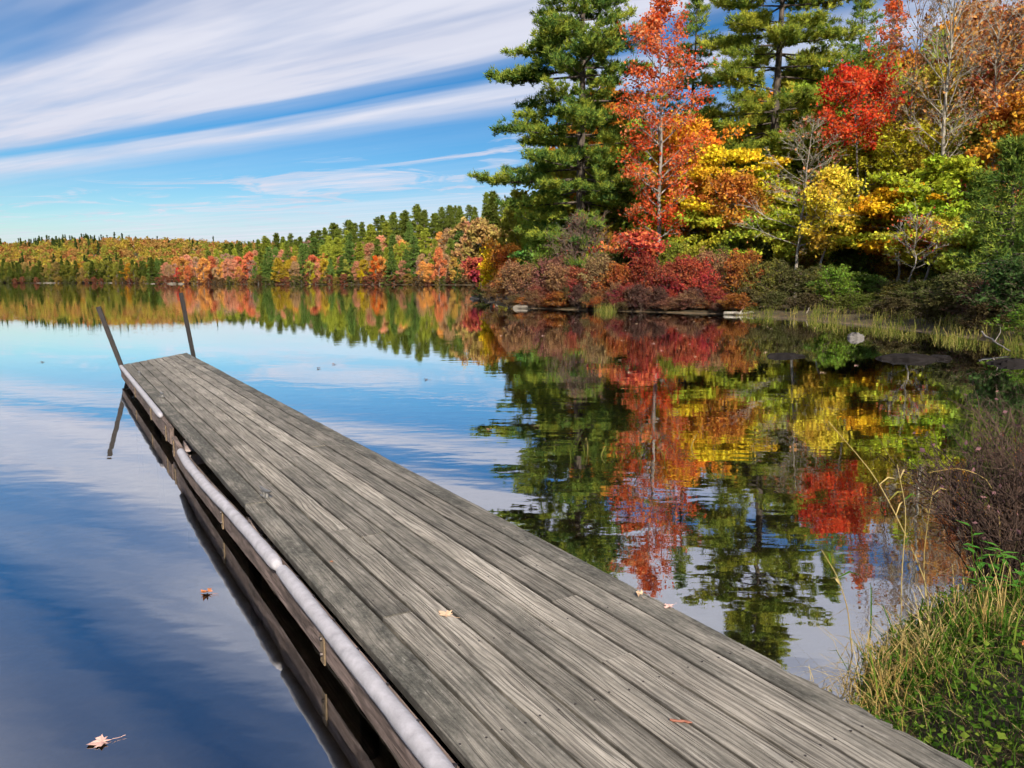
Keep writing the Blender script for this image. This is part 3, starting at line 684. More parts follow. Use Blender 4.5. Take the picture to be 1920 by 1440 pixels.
# the two tall white pines
loc = spot(1085, 58); br, lv = pine_geo(11, 27.5, 3.2, 7.6, .42, .98, (4, 6), side=(math.pi, .08), top_pow=2.3, gap=.14, jit=.11, per=17)
tree('white_pine', 'tall white pine at the water edge with layered dark green boughs against the sky', 'pine tree', loc, br, lv, MAT_BARK_P, MAT_NEEDLE)
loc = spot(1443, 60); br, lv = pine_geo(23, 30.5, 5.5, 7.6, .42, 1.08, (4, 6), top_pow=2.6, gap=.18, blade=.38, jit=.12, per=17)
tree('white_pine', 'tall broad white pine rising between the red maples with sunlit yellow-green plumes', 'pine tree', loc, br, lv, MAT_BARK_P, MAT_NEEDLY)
loc = spot(1285, 74); br, lv = pine_geo(31, 27, 8, 5.2, .3, .9, (4, 5), per=8, bw=.035, gap=.15)
tree('white_pine', 'dark green pine half hidden between the two tall white pines', 'pine tree', loc, br, lv, MAT_BARK_P, MAT_NEEDLE)
loc = spot(1590, 76); br, lv = pine_geo(37, 27, 9, 4.6, .3, .9, (4, 5), per=8, bw=.035)
tree('white_pine', 'dark pine behind the small bright red maple', 'pine tree', loc, br, lv, MAT_BARK_P, MAT_NEEDLE)

# maples and other leafy trees one can tell apart
hero_decid('red_maple', 'tall slender maple with orange-red leaves in front of the white pine', 'maple tree', 1232, 52, 5, MAT_REDM, MAT_BARK_G, seed=41, R=3.1, base_v=455, nb=42, n_leaf=10000, leaf=.088, r0=.17, up=.75, sub=7, twig=4, prof='oval', spread=.24, wig=.05)
hero_decid('red_maple', 'vivid scarlet maple crown right of the broad white pine', 'maple tree', 1618, 50, 150, MAT_CRIM, MAT_BARK_G, seed=42, R=2.3, base_v=285, nb=28, n_leaf=6200, leaf=.085, r0=.11, up=.6, lean=(-1.0, 0), spread=.25)
hero_decid('red_maple', 'thin upright maple with dark red tip above the scarlet crown', 'maple tree', 1640, 57, 0, MAT_REDM, MAT_BARK_G, seed=43, R=1.7, base_v=300, nb=30, n_leaf=2200, leaf=.10, r0=.09, up=1.0, spread=.2)
UN = [
 ('beech', 'sunny yellow-green tree at the right below the amber oak', 1850, 36, 400, (.30, .36, .05), dict(seed=161, R=2.4, base_v=520, n_leaf=6000, leaf=.09, flat=True, nb=22)),
 ('beech', 'gold-green sapling behind the bare sapling', 1735, 40, 410, (.42, .38, .04), dict(seed=162, R=2.0, base_v=500, n_leaf=4500, leaf=.09, flat=True, nb=20)),
 ('beech', 'yellow sapling low behind the lemon birch', 1560, 49, 430, (.44, .40, .04), dict(seed=163, R=2.0, base_v=500, n_leaf=4500, flat=True, nb=18)),
 ('beech', 'bright yellow-green layered tree under the broad white pine', 1425, 54, 325, (.40, .42, .04), dict(seed=151, R=3.2, base_v=450, n_leaf=7500, flat=True, nb=24)),
 ('beech', 'lime-green sapling behind the drooping bare branches', 1440, 50, 410, (.34, .38, .04), dict(seed=152, R=2.6, base_v=490, n_leaf=6000, flat=True, nb=20)),
 ('beech', 'green-gold tree just right of the lemon birch', 1585, 47, 385, (.36, .38, .03), dict(seed=153, R=2.4, base_v=480, n_leaf=6000, flat=True, nb=20)),
 ('maple', 'olive-gold tree behind the tall leafless birch', 1735, 54, 150, (.34, .26, .04), dict(seed=154, R=3.6, base_v=330, n_leaf=7500)),
 ('maple', 'yellow-olive tree between the scarlet maple and the birch', 1700, 50, 255, (.40, .34, .03), dict(seed=155, R=2.8, base_v=410, n_leaf=6500)),
 ('maple', 'deep olive tree left of the right-edge hemlock', 1830, 47, 240, (.22, .22, .035), dict(seed=156, R=3.0, base_v=430, n_leaf=7000)),
 ('maple', 'tall brown-olive tree behind the crooked pale limbs', 1850, 60, 40, (.26, .17, .04), dict(seed=157, R=4.2, base_v=280, n_leaf=7500, leaf=.12)),
 ('maple', 'tall dark olive tree filling the upper right corner', 1915, 56, 60, (.22, .15, .04), dict(seed=158, R=4.0, base_v=300, n_leaf=7500, leaf=.12)), # name, label, u, d, vtop, colour, kwargs
 ('maple', 'bright golden-yellow maple behind the tall red maple', 1352, 55, 275, (.80, .48, .03), dict(seed=51, R=3.9, base_v=430, n_leaf=13000, flat=True, nb=26)),
 ('maple', 'orange maple glowing left of the golden maple trunk', 1275, 57, 240, (.70, .30, .03), dict(seed=52, R=2.8, base_v=380, n_leaf=6000)),
 ('oak', 'rusty orange-brown small tree under the golden maple', 1362, 52.5, 350, (.40, .17, .03), dict(seed=53, R=2.4, base_v=440, n_leaf=5200)),
 ('beech', 'yellow-green layered sapling behind the bare grey tree', 1375, 53, 395, (.36, .34, .03), dict(seed=54, R=3.3, base_v=480, n_leaf=7000, flat=True, nb=20)),
 ('beech', 'yellow-green layered sapling beside the red maple trunk', 1290, 54, 400, (.30, .32, .03), dict(seed=55, R=3.0, base_v=480, n_leaf=6500, flat=True, nb=20)),
 ('birch', 'pale lemon-yellow birch beside the bare grey tree', 1522, 46, 335, (.58, .46, .05), dict(seed=56, R=1.75, base_v=470, n_leaf=6500, leaf=.085, drop=.35, up=.9, nb=30)),
 ('beech', 'golden-orange layered tree under the scarlet maple', 1672, 43, 355, (.62, .34, .02), dict(seed=57, R=2.8, base_v=480, n_leaf=9500, leaf=.10, flat=True, nb=24)),
 ('beech', 'yellow-green layered tree under the leafless birch', 1772, 42, 300, (.30, .36, .03), dict(seed=58, R=3.0, base_v=460, n_leaf=9000, leaf=.105, flat=True, nb=26)),
 ('maple', 'olive-yellow tree below the scarlet maple', 1600, 52, 265, (.34, .31, .03), dict(seed=59, R=3.2, base_v=470, n_leaf=9000, flat=True, nb=26)),
 ('maple', 'amber tree behind the scarlet maple', 1660, 60, 205, (.52, .26, .03), dict(seed=60, R=3.6, base_v=380, n_leaf=8500)),
 ('maple', 'yellow-green tree between the broad pine and the pale birch', 1480, 57, 300, (.33, .36, .04), dict(seed=61, R=3.0, base_v=450, n_leaf=7500)),
 ('maple', 'orange-tinged tree behind the pale lemon birch', 1545, 60, 215, (.50, .27, .03), dict(seed=62, R=2.8, base_v=400, n_leaf=7000)),
 ('maple', 'rust-red tree at the upper right with thin crown', 1872, 50, 30, (.36, .13, .05), dict(seed=63, R=4.0, base_v=230, n_leaf=4600, leaf=.12)),
 ('oak', 'amber-brown oak at the right below the rust-red tree', 1905, 44, 200, (.46, .20, .03), dict(seed=64, R=2.6, base_v=400, n_leaf=6500, leaf=.11)),
 ('maple', 'small pink-red maple sprig above the dark green corner', 1890, 40, 345, (.42, .10, .06), dict(seed=65, R=1.8, base_v=430, n_leaf=2000, leaf=.09)),
 ('maple', 'thin rust-tinted tree behind the leafless birch', 1805, 58, 30, (.40, .17, .06), dict(seed=66, R=3.2, base_v=240, n_leaf=3600, leaf=.11, up=.9)),
 ('aspen', 'small bright yellow tree at the tip of the wooded point', 921, 68, 482, (.66, .48, .02), dict(seed=67, R=1.15, base_v=545, n_leaf=4200, leaf=.10, up=1.0)),
 ('maple', 'small orange tree behind the yellow tree on the point', 952, 66, 478, (.72, .28, .05), dict(seed=68, R=1.9, base_v=530, n_leaf=4200, leaf=.11)),
 ('maple', 'pale green young tree left of the pine trunk', 1015, 58, 455, (.10, .20, .04), dict(seed=69, R=1.9, base_v=520, n_leaf=3500, leaf=.11, flat=True)),
 ('maple', 'low red spray of leaves beside the red maple trunk', 1195, 50, 440, (.44, .10, .05), dict(seed=70, R=1.9, base_v=475, n_leaf=1300, leaf=.11, flat=True, nb=14)),
 ('maple', 'olive-tan tree behind the left edge of the tall pine', 930, 120, 445, (.34, .24, .08), dict(seed=71, R=6.0, base_v=510, n_leaf=8000, leaf=.24, r0=.3)),
 ('maple', 'muted rust tree on the shore behind the wooded point', 905, 150, 465, (.42, .24, .10), dict(seed=72, R=5.5, base_v=515, n_leaf=7000, leaf=.26, r0=.3)),
 ('maple', 'dark red sapling low behind the yellow tree', 905, 105, 500, (.35, .06, .05), dict(seed=73, R=2.6, base_v=530, n_leaf=3000, leaf=.18)),
]
for nm, lab, u, d, vt, colr, kw in UN:
    kw = dict(kw); kw.setdefault('leaf', .10); kw['n_leaf'] = int(kw['n_leaf'] * 1.4); kw.setdefault('r0', .09)
    hero_decid(nm + '_tree', lab, nm + ' tree', u, d, vt, MAT_OBJ, MAT_BARK_G, color=tuple(np.minimum(np.array(colr) * 1.3, .85)), **kw)
# leafless trees
hero_decid('bare_tree', 'leafless pale grey tree with long drooping branches near the marsh grass', 'bare tree', 1488, 47, 225, MAT_OBJ, MAT_BARK_B, color=(.5, .2, .1), seed=81, R=3.6, base_v=470, nb=26, n_leaf=350, leaf=.08, r0=.11, up=.55, sub=8, twig=5, prof='cone', twig_r=.010)
hero_decid('bare_birch', 'tall leafless birch with pale trunk at the right of the forest', 'bare tree', 1748, 45, -60, MAT_OBJ, MAT_BARK_B, color=(.45, .22, .08), seed=82, R=4.2, base_v=320, nb=34, n_leaf=900, leaf=.09, r0=.17, up=1.05, sub=8, twig=6, prof='vase', twig_r=.010, wig=.06)
hero_decid('bare_tree', 'leafless tree with crooked pale limbs under the rust-red crown', 'bare tree', 1845, 46, 20, MAT_OBJ, MAT_BARK_B, color=(.42, .16, .06), seed=83, R=4.2, base_v=260, nb=24, n_leaf=1300, leaf=.1, r0=.13, up=.8, sub=8, twig=5, prof='vase', twig_r=.010, wig=.14)
hero_decid('bare_tree', 'leafless grey-brown tree left of the tall birch', 'bare tree', 1690, 52, 20, MAT_OBJ, MAT_TWIG, color=(.42, .2, .06), seed=84, R=3.6, base_v=280, nb=26, n_leaf=900, leaf=.1, r0=.10, up=.95, sub=8, twig=5, prof='vase', twig_r=.010)
hero_decid('bare_sapling', 'thin bare sapling low in front of the dark undergrowth', 'bare tree', 1712, 38, 425, MAT_OBJ, MAT_BARK_G, color=(.5, .1, .05), seed=85, R=1.7, base_v=510, nb=14, n_leaf=160, leaf=.06, r0=.05, up=.7, sub=6, twig=4, twig_r=.009)
hero_decid('bare_tree', 'bare twiggy brown bush-like tree around the pine trunk', 'bare tree', 1088, 54, 430, MAT_OBJ, MAT_TWIG, color=(.3, .12, .08), seed=86, R=2.6, base_v=545, nb=34, n_leaf=500, leaf=.06, r0=.06, up=1.0, sub=10, twig=7, prof='dome', twig_r=.012)
# hemlocks, dark green
for u, d, vt, R, sd, lab in ((1895, 31, 265, 3.2, 91, 'dark green hemlock filling the right edge of the picture'), (1830, 40, 330, 2.8, 92, 'dark hemlock between the leafless birch and the right edge'),
                         (1590, 56, 330, 2.6, 93, 'dark evergreen in the shade below the scarlet maple'), (1165, 60, 330, 3.6, 94, 'dense green evergreen behind the red maple trunk'), (1425, 58, 380, 3.0, 95, 'green pine bough cluster behind the bare grey tree'),
                         (1015, 62, 395, 2.8, 96, 'small green pine at the left foot of the tall pine')):
    loc = spot(u, d); H = top_h(vt, d, loc[2]); br, lv = pine_geo(sd, H, .6, R, .12, .42, (5, 7), blade=.24, bw=.028, per=7, top_pow=1.0, sub=.4)
    tree('hemlock', lab, 'hemlock tree', loc, br, lv, MAT_BARK_P, MAT_HEML if u != 1425 else MAT_NEEDLE)

# background wood behind them
protoF = []
for sd in (101, 102):
    br, lv = pine_geo(sd, 17, 2.0, 3.6, .22, .75, (4, 6), blade=.42, bw=.05, per=5, sub=.6, top_pow=1.2); protoF.append(('p', br, lv, 17))
for sd, pf in ((103, 'oval'), (104, 'dome'), (105, 'oval')):
    br, lv = decid_geo(sd, 15, 4.0, 4.2, nb=24, n_leaf=4200, leaf=.24, r0=.16, prof=pf, twig=2, sub=5, spread=.35); protoF.append(('d', br, lv, 15))
roots = {}
BG = [('dark green pine in the shaded wood behind the shore trees', (.035, .075, .022), 'p'), ('olive-yellow tree in the wood behind the shore trees', (.26, .24, .03), 'd'),
      ('amber-orange tree in the wood behind the shore trees', (.46, .20, .03), 'd'), ('yellow-green tree in the wood behind the shore trees', (.20, .26, .03), 'd')]
g = np.random.default_rng(33)
def place_proto(pi, loc, rz, H, label, cat, group, color, name, wide=1.0):
    kind, br, lv, H0 = protoF[pi]; key = (pi, cat); s = H / H0
    if key not in roots:
        t = tree(name, label, cat, loc, br, lv, MAT_BARK_P if kind == 'p' else MAT_BARK_G, MAT_FARN if kind == 'p' else MAT_FARL, rz, group, color); t.scale = (s * wide, s * wide, s); roots[key] = t; return t
    r = dup(roots[key], loc, rz, (s * wide, s * wide, s), label, group, color); r.name = name; return r
for u in np.arange(985, 2060, 24):
    for row in range(2):
        d = 67 + row * 13 + g.uniform(-4, 4); uu = u + g.uniform(-14, 14)
        vt = np.interp(uu, [980, 1060, 1150, 1280, 1340, 1420, 1520, 1650, 1750, 1850, 1950, 2100], [330, 220, 190, 240, 220, 180, 170, 110, 70, 60, 50, 50]) + g.uniform(-20, 90) + (0 if row else 70)
        loc = spot(uu, d); H = top_h(vt, d, loc[2]); c = g.choice(4, p=[.22, .28, .20, .30]); lab, colr, kd = BG[c]; lab = lab.split(' in the')[0] + ' in the wood ' + ['behind the tall white pine', 'left of the tall red maple', 'behind the tall red maple', 'behind the golden maple', 'behind the broad white pine', 'behind the pale lemon birch', 'behind the scarlet maple', 'behind the leafless birch', 'behind the rust-red tree', 'beyond the right-edge hemlock'][int(np.clip((uu - 985) / 100, 0, 9))]
        pi = g.integers(0, 2) if kd == 'p' else g.integers(2, 5)
        place_proto(pi, loc, g.uniform(0, 6.28), H, lab, 'pine tree' if kd == 'p' else 'leafy tree', lab, np.array(colr) * g.uniform(1.2, 1.8), 'background_pine' if kd == 'p' else 'background_tree', .85)

# ------------------------------------------------------------------ shrubs along the bank
protoS = [decid_geo(s_, 2.0, .12, 1.35, nb=44, n_leaf=8000, leaf=.048, r0=.035, up=.95, prof='dome', sub=6, twig=4, spread=.085, twig_r=.006, wig=.10) for s_ in (201, 202, 203, 204)]
sroots = {}
def shrub(u, d, vtop, R, color, label, cat='shrub', group=None):
    loc = spot(u, d, -.08); H = top_h(vtop, d, loc[2]); pi = int(g.integers(0, 4)); sc = (R / 1.5, R / 1.5, H / 2.55)
    rz = g.uniform(0, 6.28)
    if pi not in sroots:
        br, lv = protoS[pi]; t = tree('shrub', label, cat, loc, br, lv, MAT_TWIG, MAT_OBJ, rz, group, color, 'foliage'); t.scale = sc; sroots[pi] = t; return t
    return dup(sroots[pi], loc, rz, sc, label, group, color)
BRN = (.32, .17, .09); DRED = (.32, .085, .055); OLV = (.20, .19, .045); CRM = (.44, .085, .05); RUST = (.38, .14, .04); GRN = (.15, .23, .04); DKO = (.11, .115, .04); TAN = (.30, .2, .10)
SH = [(955, 57, 505, 1.6, (.42, .17, .06), 'rust-orange shrub right of the small yellow tree'), (985, 54, 500, 1.7, BRN, 'brown shrub behind the flat pale boulder'), (1022, 53, 492, 1.7, (.26, .12, .09), 'faded brown-pink shrub left of the pine foot'),
 (1060, 51.5, 505, 1.5, BRN, 'dull brown shrub under the pine'), (1095, 50.5, 508, 1.4, DRED, 'dark wine-red shrub under the pine'), (1130, 50.5, 490, 1.6, TAN, 'tan and green shrub left of the red maple trunk'), (1160, 49.5, 500, 1.6, RUST, 'rust-brown shrub left of the red maple trunk'),
 (1200, 48.5, 488, 1.6, (.32, .06, .04), 'dusky red shrub at the foot of the red maple'), (1240, 48, 500, 1.6, DRED, 'wine-red shrub at the foot of the red maple'), (1275, 47.5, 492, 1.5, (.38, .07, .05), 'brick-red shrub right of the red maple trunk'), (1310, 46.5, 495, 1.5, CRM, 'bright crimson shrub above the upright grey boulder'),
 (1345, 47.5, 480, 1.5, BRN, 'brown shrub above the driftwood log'), (1378, 46, 482, 1.6, RUST, 'orange-brown shrub left of the bare grey tree'), (1415, 45, 500, 1.5, OLV, 'olive shrub behind the marsh grass'), (1455, 44.5, 500, 1.5, DKO, 'dark grey-green shrub at the foot of the bare grey tree'),
 (1500, 44, 508, 1.5, DKO, 'dark olive shrub right of the bare grey tree'), (1540, 43, 515, 1.3, OLV, 'low olive shrub left of the bright green bush'), (1578, 40, 508, 1.3, (.17, .27, .035), 'bright green leafy bush behind the marsh grass'), (1625, 40, 520, 1.4, GRN, 'mid-green bush right of the bright green bush'),
 (1665, 39, 530, 1.4, DKO, 'dark brown-green bush below the golden layered tree'), (1705, 36, 535, 1.5, OLV, 'olive bush below the bare sapling'), (1745, 34, 530, 1.5, (.09, .10, .03), 'dark olive bush below the leafless birch'), (1785, 33, 525, 1.5, (.10, .13, .04), 'grey-green bush right of the leafless birch'),
 (1825, 29, 520, 1.5, DKO, 'dark bush below the hemlocks'), (1865, 27, 530, 1.5, (.14, .08, .05), 'brown bush at the right edge above the marsh'), (1900, 25, 500, 1.6, (.055, .10, .03), 'dark green bush at the right edge'), (1935, 22.5, 575, 1.1, (.14, .24, .03), 'bright green bush cut by the right edge'),
 (1340, 44.5, 545, .9, (.30, .05, .04), 'small red bush beside the upright grey boulder'), (1170, 47.3, 540, 1.0, (.28, .05, .05), 'low dark red bush at the waterline'), (1080, 50, 540, 1.0, (.30, .05, .05), 'low wine-coloured bush over the water under the pine'), (1120, 49, 545, .9, (.26, .12, .06), 'low tan-brown bush over the water'),
 (1250, 46.6, 545, .95, (.34, .05, .04), 'low crimson bush at the waterline below the red maple'), (1020, 51.5, 540, 1.0, (.25, .08, .06), 'low brown bush beside the flat pale boulder'), (930, 62, 530, 1.2, (.2, .12, .05), 'low brown bush on the point beside the yellow tree'), (900, 78, 540, 1.5, (.10, .12, .04), 'low green bush at the tip of the point'),
 (1400, 43, 545, 1.0, (.12, .10, .04), 'low brown-olive bush behind the driftwood'), (1450, 41.5, 550, 1.0, DKO, 'low dark bush behind the marsh grass'), (1510, 40.5, 552, 1.0, (.10, .085, .04), 'low brown bush behind the marsh grass'), (1600, 36.5, 555, 1.1, (.12, .15, .03), 'low green bush above the round boulder'), (1680, 33, 560, 1.1, (.09, .08, .035), 'low brown bush behind the reeds'), (1760, 29.5, 565, 1.1, (.10, .09, .035), 'low brown bush in the reeds'), (1840, 25.5, 575, 1.0, (.10, .075, .035), 'low brown bush right of the reeds')]
for a in SH: shrub(*a)
for u in np.arange(965, 1400, 17):
    dd = np.interp(u, [960, 1050, 1200, 1330, 1450], [52.4, 50, 46.2, 44.2, 40.6]) + g.uniform(-.3, .5)
    lab_ = 'low overhanging waterline shrub ' + ['below the brown shrub', 'under the tall pine', 'left of the red maple', 'below the red maple', 'near the upright grey boulder'][int(np.clip((u - 965) / 85, 0, 4))]
    shrub(u, dd, g.uniform(532, 568), g.uniform(.6, 1.15), np.array([BRN, DRED, RUST, (.26, .13, .08), (.15, .11, .05), (.12, .06, .05)][int(g.integers(0, 6))]) * g.uniform(.7, 1.2), lab_, 'shrub', lab_)
# second, taller row that closes the view under the crowns
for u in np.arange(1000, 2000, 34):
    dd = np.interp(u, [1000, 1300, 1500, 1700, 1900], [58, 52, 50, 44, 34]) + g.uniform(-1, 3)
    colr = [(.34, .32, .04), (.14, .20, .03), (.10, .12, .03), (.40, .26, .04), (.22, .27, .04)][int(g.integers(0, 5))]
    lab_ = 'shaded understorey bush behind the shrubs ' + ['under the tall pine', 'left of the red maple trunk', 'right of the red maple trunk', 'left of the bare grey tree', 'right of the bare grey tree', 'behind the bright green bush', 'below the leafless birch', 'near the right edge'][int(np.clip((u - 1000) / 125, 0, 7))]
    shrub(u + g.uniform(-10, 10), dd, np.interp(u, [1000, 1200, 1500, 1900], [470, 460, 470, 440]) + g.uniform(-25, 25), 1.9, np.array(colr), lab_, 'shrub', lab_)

# ------------------------------------------------------------------ far shores
protoF2 = []
for sd, tp in ((111, 1.0), (112, 1.3), (113, 1.15)):
    br, lv = pine_geo(sd, 20, 1.2, 5.0, .3, 1.2, (4, 6), blade=.75, bw=.14, per=6, sub=.9, cone=tp * .62, gap=.16, jit=.2); protoF2.append(('p', br, lv, 20))
for sd, pf in ((114, 'oval'), (115, 'dome'), (116, 'oval')):
    br, lv = decid_geo(sd, 14, 1.0, 4.2, nb=22, n_leaf=2600, leaf=.30, r0=.2, prof=pf, twig=2, sub=4, spread=.45, twig_r=.03); protoF2.append(('d', br, lv, 14))
br, lv = decid_geo(117, 14, 4.0, 4.2, nb=20, n_leaf=260, leaf=.35, r0=.2, prof='oval', twig=4, sub=5, twig_r=.045); protoF2.append(('b', br, lv, 14))
protoF[:] = protoF2; roots.clear()
MIDC = [((.70, .32, .20), 'salmon-pink maple on the far wooded shore'), ((.74, .36, .10), 'orange maple on the far wooded shore'), ((.68, .20, .10), 'red-orange maple on the far wooded shore'), ((.50, .36, .04), 'yellow tree on the far wooded shore'), ((.50, .32, .17), 'tan-brown tree on the far wooded shore'), ((.38, .38, .07), 'yellow-green tree on the far wooded shore')]
PINC = [((.15, .19, .035), 'dark green pine on the ridge'), ((.30, .34, .045), 'sunlit yellow-green pine on the slope'), ((.14, .22, .05), 'deep green pine low on the far shore')]
def mid_where(u):
    return ['beside the left end of the far shore', 'above the pale rocks of the far shore', 'right of the round crimson tree', 'midway along the far shore', 'left of the small yellow waterline tree', 'above the small yellow waterline tree', 'right of the narrow flame-orange tree', 'near the coral-orange tree', 'next to the wooded point'][int(np.clip((u - 284) / 75, 0, 8))]
def hill_where(u): return ['at the far left edge', 'left of the pale rocks below the left hill', 'above the pale rocks below the left hill', 'right of the pale rocks below the left hill', 'midway below the left hill', 'behind the near mooring post', 'right of the near mooring post', 'where the left hill meets the nearer point'][int(np.clip((u + 40) / 42, 0, 7))]
def shore_pt(u, back):
    """point `back` metres behind the mid shore on the line of sight through column u"""
    x = (u - 960) / F_PX; ys = np.arange(300, 620, 2.0); Pp = np.column_stack([x * ys, ys]); sdv = sdist(Pp); k = np.argmax(sdv > back)
    return Pp[k][0], Pp[k][1]
g = np.random.default_rng(77)
for row, (bk, n) in enumerate(((2.5, 46), (9, 42), (19, 40), (32, 40), (46, 50), (56, 46))):
    for u in np.linspace(284, 985, n):
        uu = u + g.uniform(-7, 7); x, y = shore_pt(uu, bk + g.uniform(-1.5, 3.5)); z = gz(x, y) - .3
        if row >= 4: pp = .95
        else: pp = (.40, .58, .55, .62)[row]
        if uu < 312: pp = 1
        if 320 < uu < 460 and row < 3: pp = .08
        if uu > 870: pp *= .45
        if g.random() < pp:
            c = 0 if row >= 4 else (2 if (row == 0 or uu < 312) else int(g.choice([0, 1, 1, 1, 2]))); colr, lab = PINC[c]; H = g.uniform(15, 21) if row else g.uniform(10, 16)
            if row >= 4: H = g.uniform(17, 24) * np.interp(uu, [280, 420, 700], [.72, .85, 1])
            elif uu < 500: H *= .85
            lab = lab + ', ' + mid_where(uu); place_proto(int(g.integers(0, 3)), (x, y, z), g.uniform(0, 6.28), H, lab, 'pine tree', 'far shore: ' + lab, np.array(colr) * g.uniform(.85, 1.3), 'far_pine', g.uniform(.95, 1.5))
        else:
            c = int(g.choice(6, p=[.30, .18, .10, .10, .20, .12])); colr, lab = MIDC[c]; pi = int(g.integers(3, 6)); H = g.uniform(8, 13) if row == 0 else g.uniform(11, 15)
            if g.random() < .14: pi = 6; lab = 'nearly leafless grey tree on the far wooded shore'; colr = (.45, .25, .18)
            lab = lab.split(' on the')[0] + ' ' + mid_where(uu); place_proto(pi, (x, y, z), g.uniform(0, 6.28), H, lab, 'leafy tree', 'far shore: ' + lab, np.array(colr) * g.uniform(.8, 1.2), 'far_tree', g.uniform(.85, 1.1))
for u, H, colr, lab in ((680, 6.5, (.70, .52, .02), 'small bright yellow tree at the waterline of the far shore'), (340, 8, (.62, .08, .06), 'round crimson tree above pale rocks on the far shore'), (358, 9, (.66, .20, .08), 'coral-red tree beside the round crimson tree on the far shore'), (708, 12, (.70, .16, .03), 'narrow flame-orange tree among pines on the far shore'),
                        (825, 15, (.70, .24, .10), 'tall coral-orange tree at the right of the far shore'), (875, 12, (.56, .27, .14), 'broad salmon-orange tree at the right end of the far shore'), (855, 13, (.55, .34, .08), 'amber tree at the right end of the far shore'), (590, 5, (.5, .42, .03), 'little yellow bush-like tree at the far waterline')):
    x, y = shore_pt(u, 1.2); place_proto(int(g.integers(3, 6)), (x, y, gz(x, y) - .2), g.uniform(0, 6.28), H, lab, 'leafy tree', None, colr, 'far_tree', .75)
for u in np.linspace(-30, 940, 74):
    x, y = shore_pt(u, g.uniform(.3, 1.2)); colr = [(.20, .13, .06), (.30, .12, .07), (.16, .17, .05), (.34, .24, .06)][int(g.integers(0, 4))]
    lab = 'low waterline bush ' + (mid_where(u) if u > 284 else hill_where(u))
    place_proto(int(g.integers(3, 6)), (x, y, gz(x, y) - .8), g.uniform(0, 6.28), g.uniform(3.5, 5.5), lab, 'bush', 'far shore: ' + lab, colr, 'far_bush', 1.7)
# left hill: shore trees one by one, the wood behind as one mass
for row, (bk, n) in enumerate(((3, 38), (14, 36))):
    for u in np.linspace(-40, 292, n):
        uu = u + g.uniform(-4, 4); x, y = shore_pt(uu, bk + g.uniform(0, 5)); z = gz(x, y) - .3
        if g.random() < .5: place_proto(int(g.integers(0, 3)), (x, y, z), g.uniform(0, 6.28), g.uniform(10, 17), 'olive-green shore conifer ' + hill_where(uu), 'pine tree', 'olive-green shore conifers ' + hill_where(uu), np.array((.10, .13, .025)) * g.uniform(.8, 1.25), 'hill_shore_pine', 1.1)
        else: 
            colr, lab = [((.24, .24, .04), 'olive-yellow shore tree'), ((.34, .24, .08), 'tan shore tree'), ((.55, .28, .03), 'amber shore tree')][int(g.choice(3, p=[.6, .28, .12]))]
            place_proto(int(g.integers(3, 6)), (x, y, z), g.uniform(0, 6.28), g.uniform(9, 15), lab + ' ' + hill_where(uu), 'leafy tree', lab + 's ' + hill_where(uu), np.array(colr) * g.uniform(.8, 1.2), 'hill_shore_tree', 1.0)
def far_forest():
    gg = np.random.default_rng(5); C = []; n = 0; pts = []
    while n < 2600:
        x = gg.uniform(-760, -215); y = gg.uniform(560, 960); pts.append((x, y)); n += 1
    Pp = np.array(pts); sdv = sdist(Pp); Pp = Pp[sdv > 22]; zz = height(Pp)
    out = []
    for lo_, colr in enumerate(((.38, .20, .06), (.46, .32, .03), (.22, .23, .03), (.44, .13, .05), (.055, .09, .02))):
        sel = gg.choice(5, len(Pp), p=[.30, .22, .24, .12, .12]) == lo_ if lo_ < 0 else None
    kind = gg.choice(5, len(Pp), p=[.34, .22, .28, .12, .04])
    ridge = (zz > 27) & (Pp[:, 0] < -420); kind = np.where(ridge & (gg.random(len(Pp)) < .35), 4, kind)
    root = bpy.data.objects.new('forest', None)
    for k_, colr in enumerate(((.39, .23, .07), (.42, .31, .05), (.27, .27, .045), (.44, .19, .07), (.06, .09, .025))):
        G_ = np.where(kind == k_)[0]; m = 100; tr = []
        for i_ in G_:
            h = gg.uniform(9, 14); r_ = gg.uniform(3.2, 5.0) if k_ < 4 else 2.6
            v = unit(m, gg) * (gg.uniform(.3, 1, (m, 1)) ** .5)
            if k_ == 4: tt = gg.uniform(0, 1, m); v = np.column_stack([v[:, 0] * r_ * (1 - tt), v[:, 1] * r_ * (1 - tt), 2 + tt * h * 1.15])
            else: v = v * np.array([r_, r_, h * .42]) + np.array([0, 0, h * .6])
            tr.append(v + np.array([Pp[i_][0], Pp[i_][1], zz[i_]]))
        Vv, Ff = leaves(np.concatenate(tr), .85, gg, .6)
        out.append((k_, colr, Vv, Ff))
    fo = None
    for k_, colr, Vv, Ff in out:
        if fo is None: o = mk('forest', Vv, [Ff], MAT_FARL); fo = o; tag(o, 'autumn wood covering the low hill on the left', 'forest', kind='stuff')
        else: o = mk('canopy', Vv, [Ff], MAT_FARL, fo); o['kind'] = 'stuff'
        o.color = (*colr, 1)
far_forest()

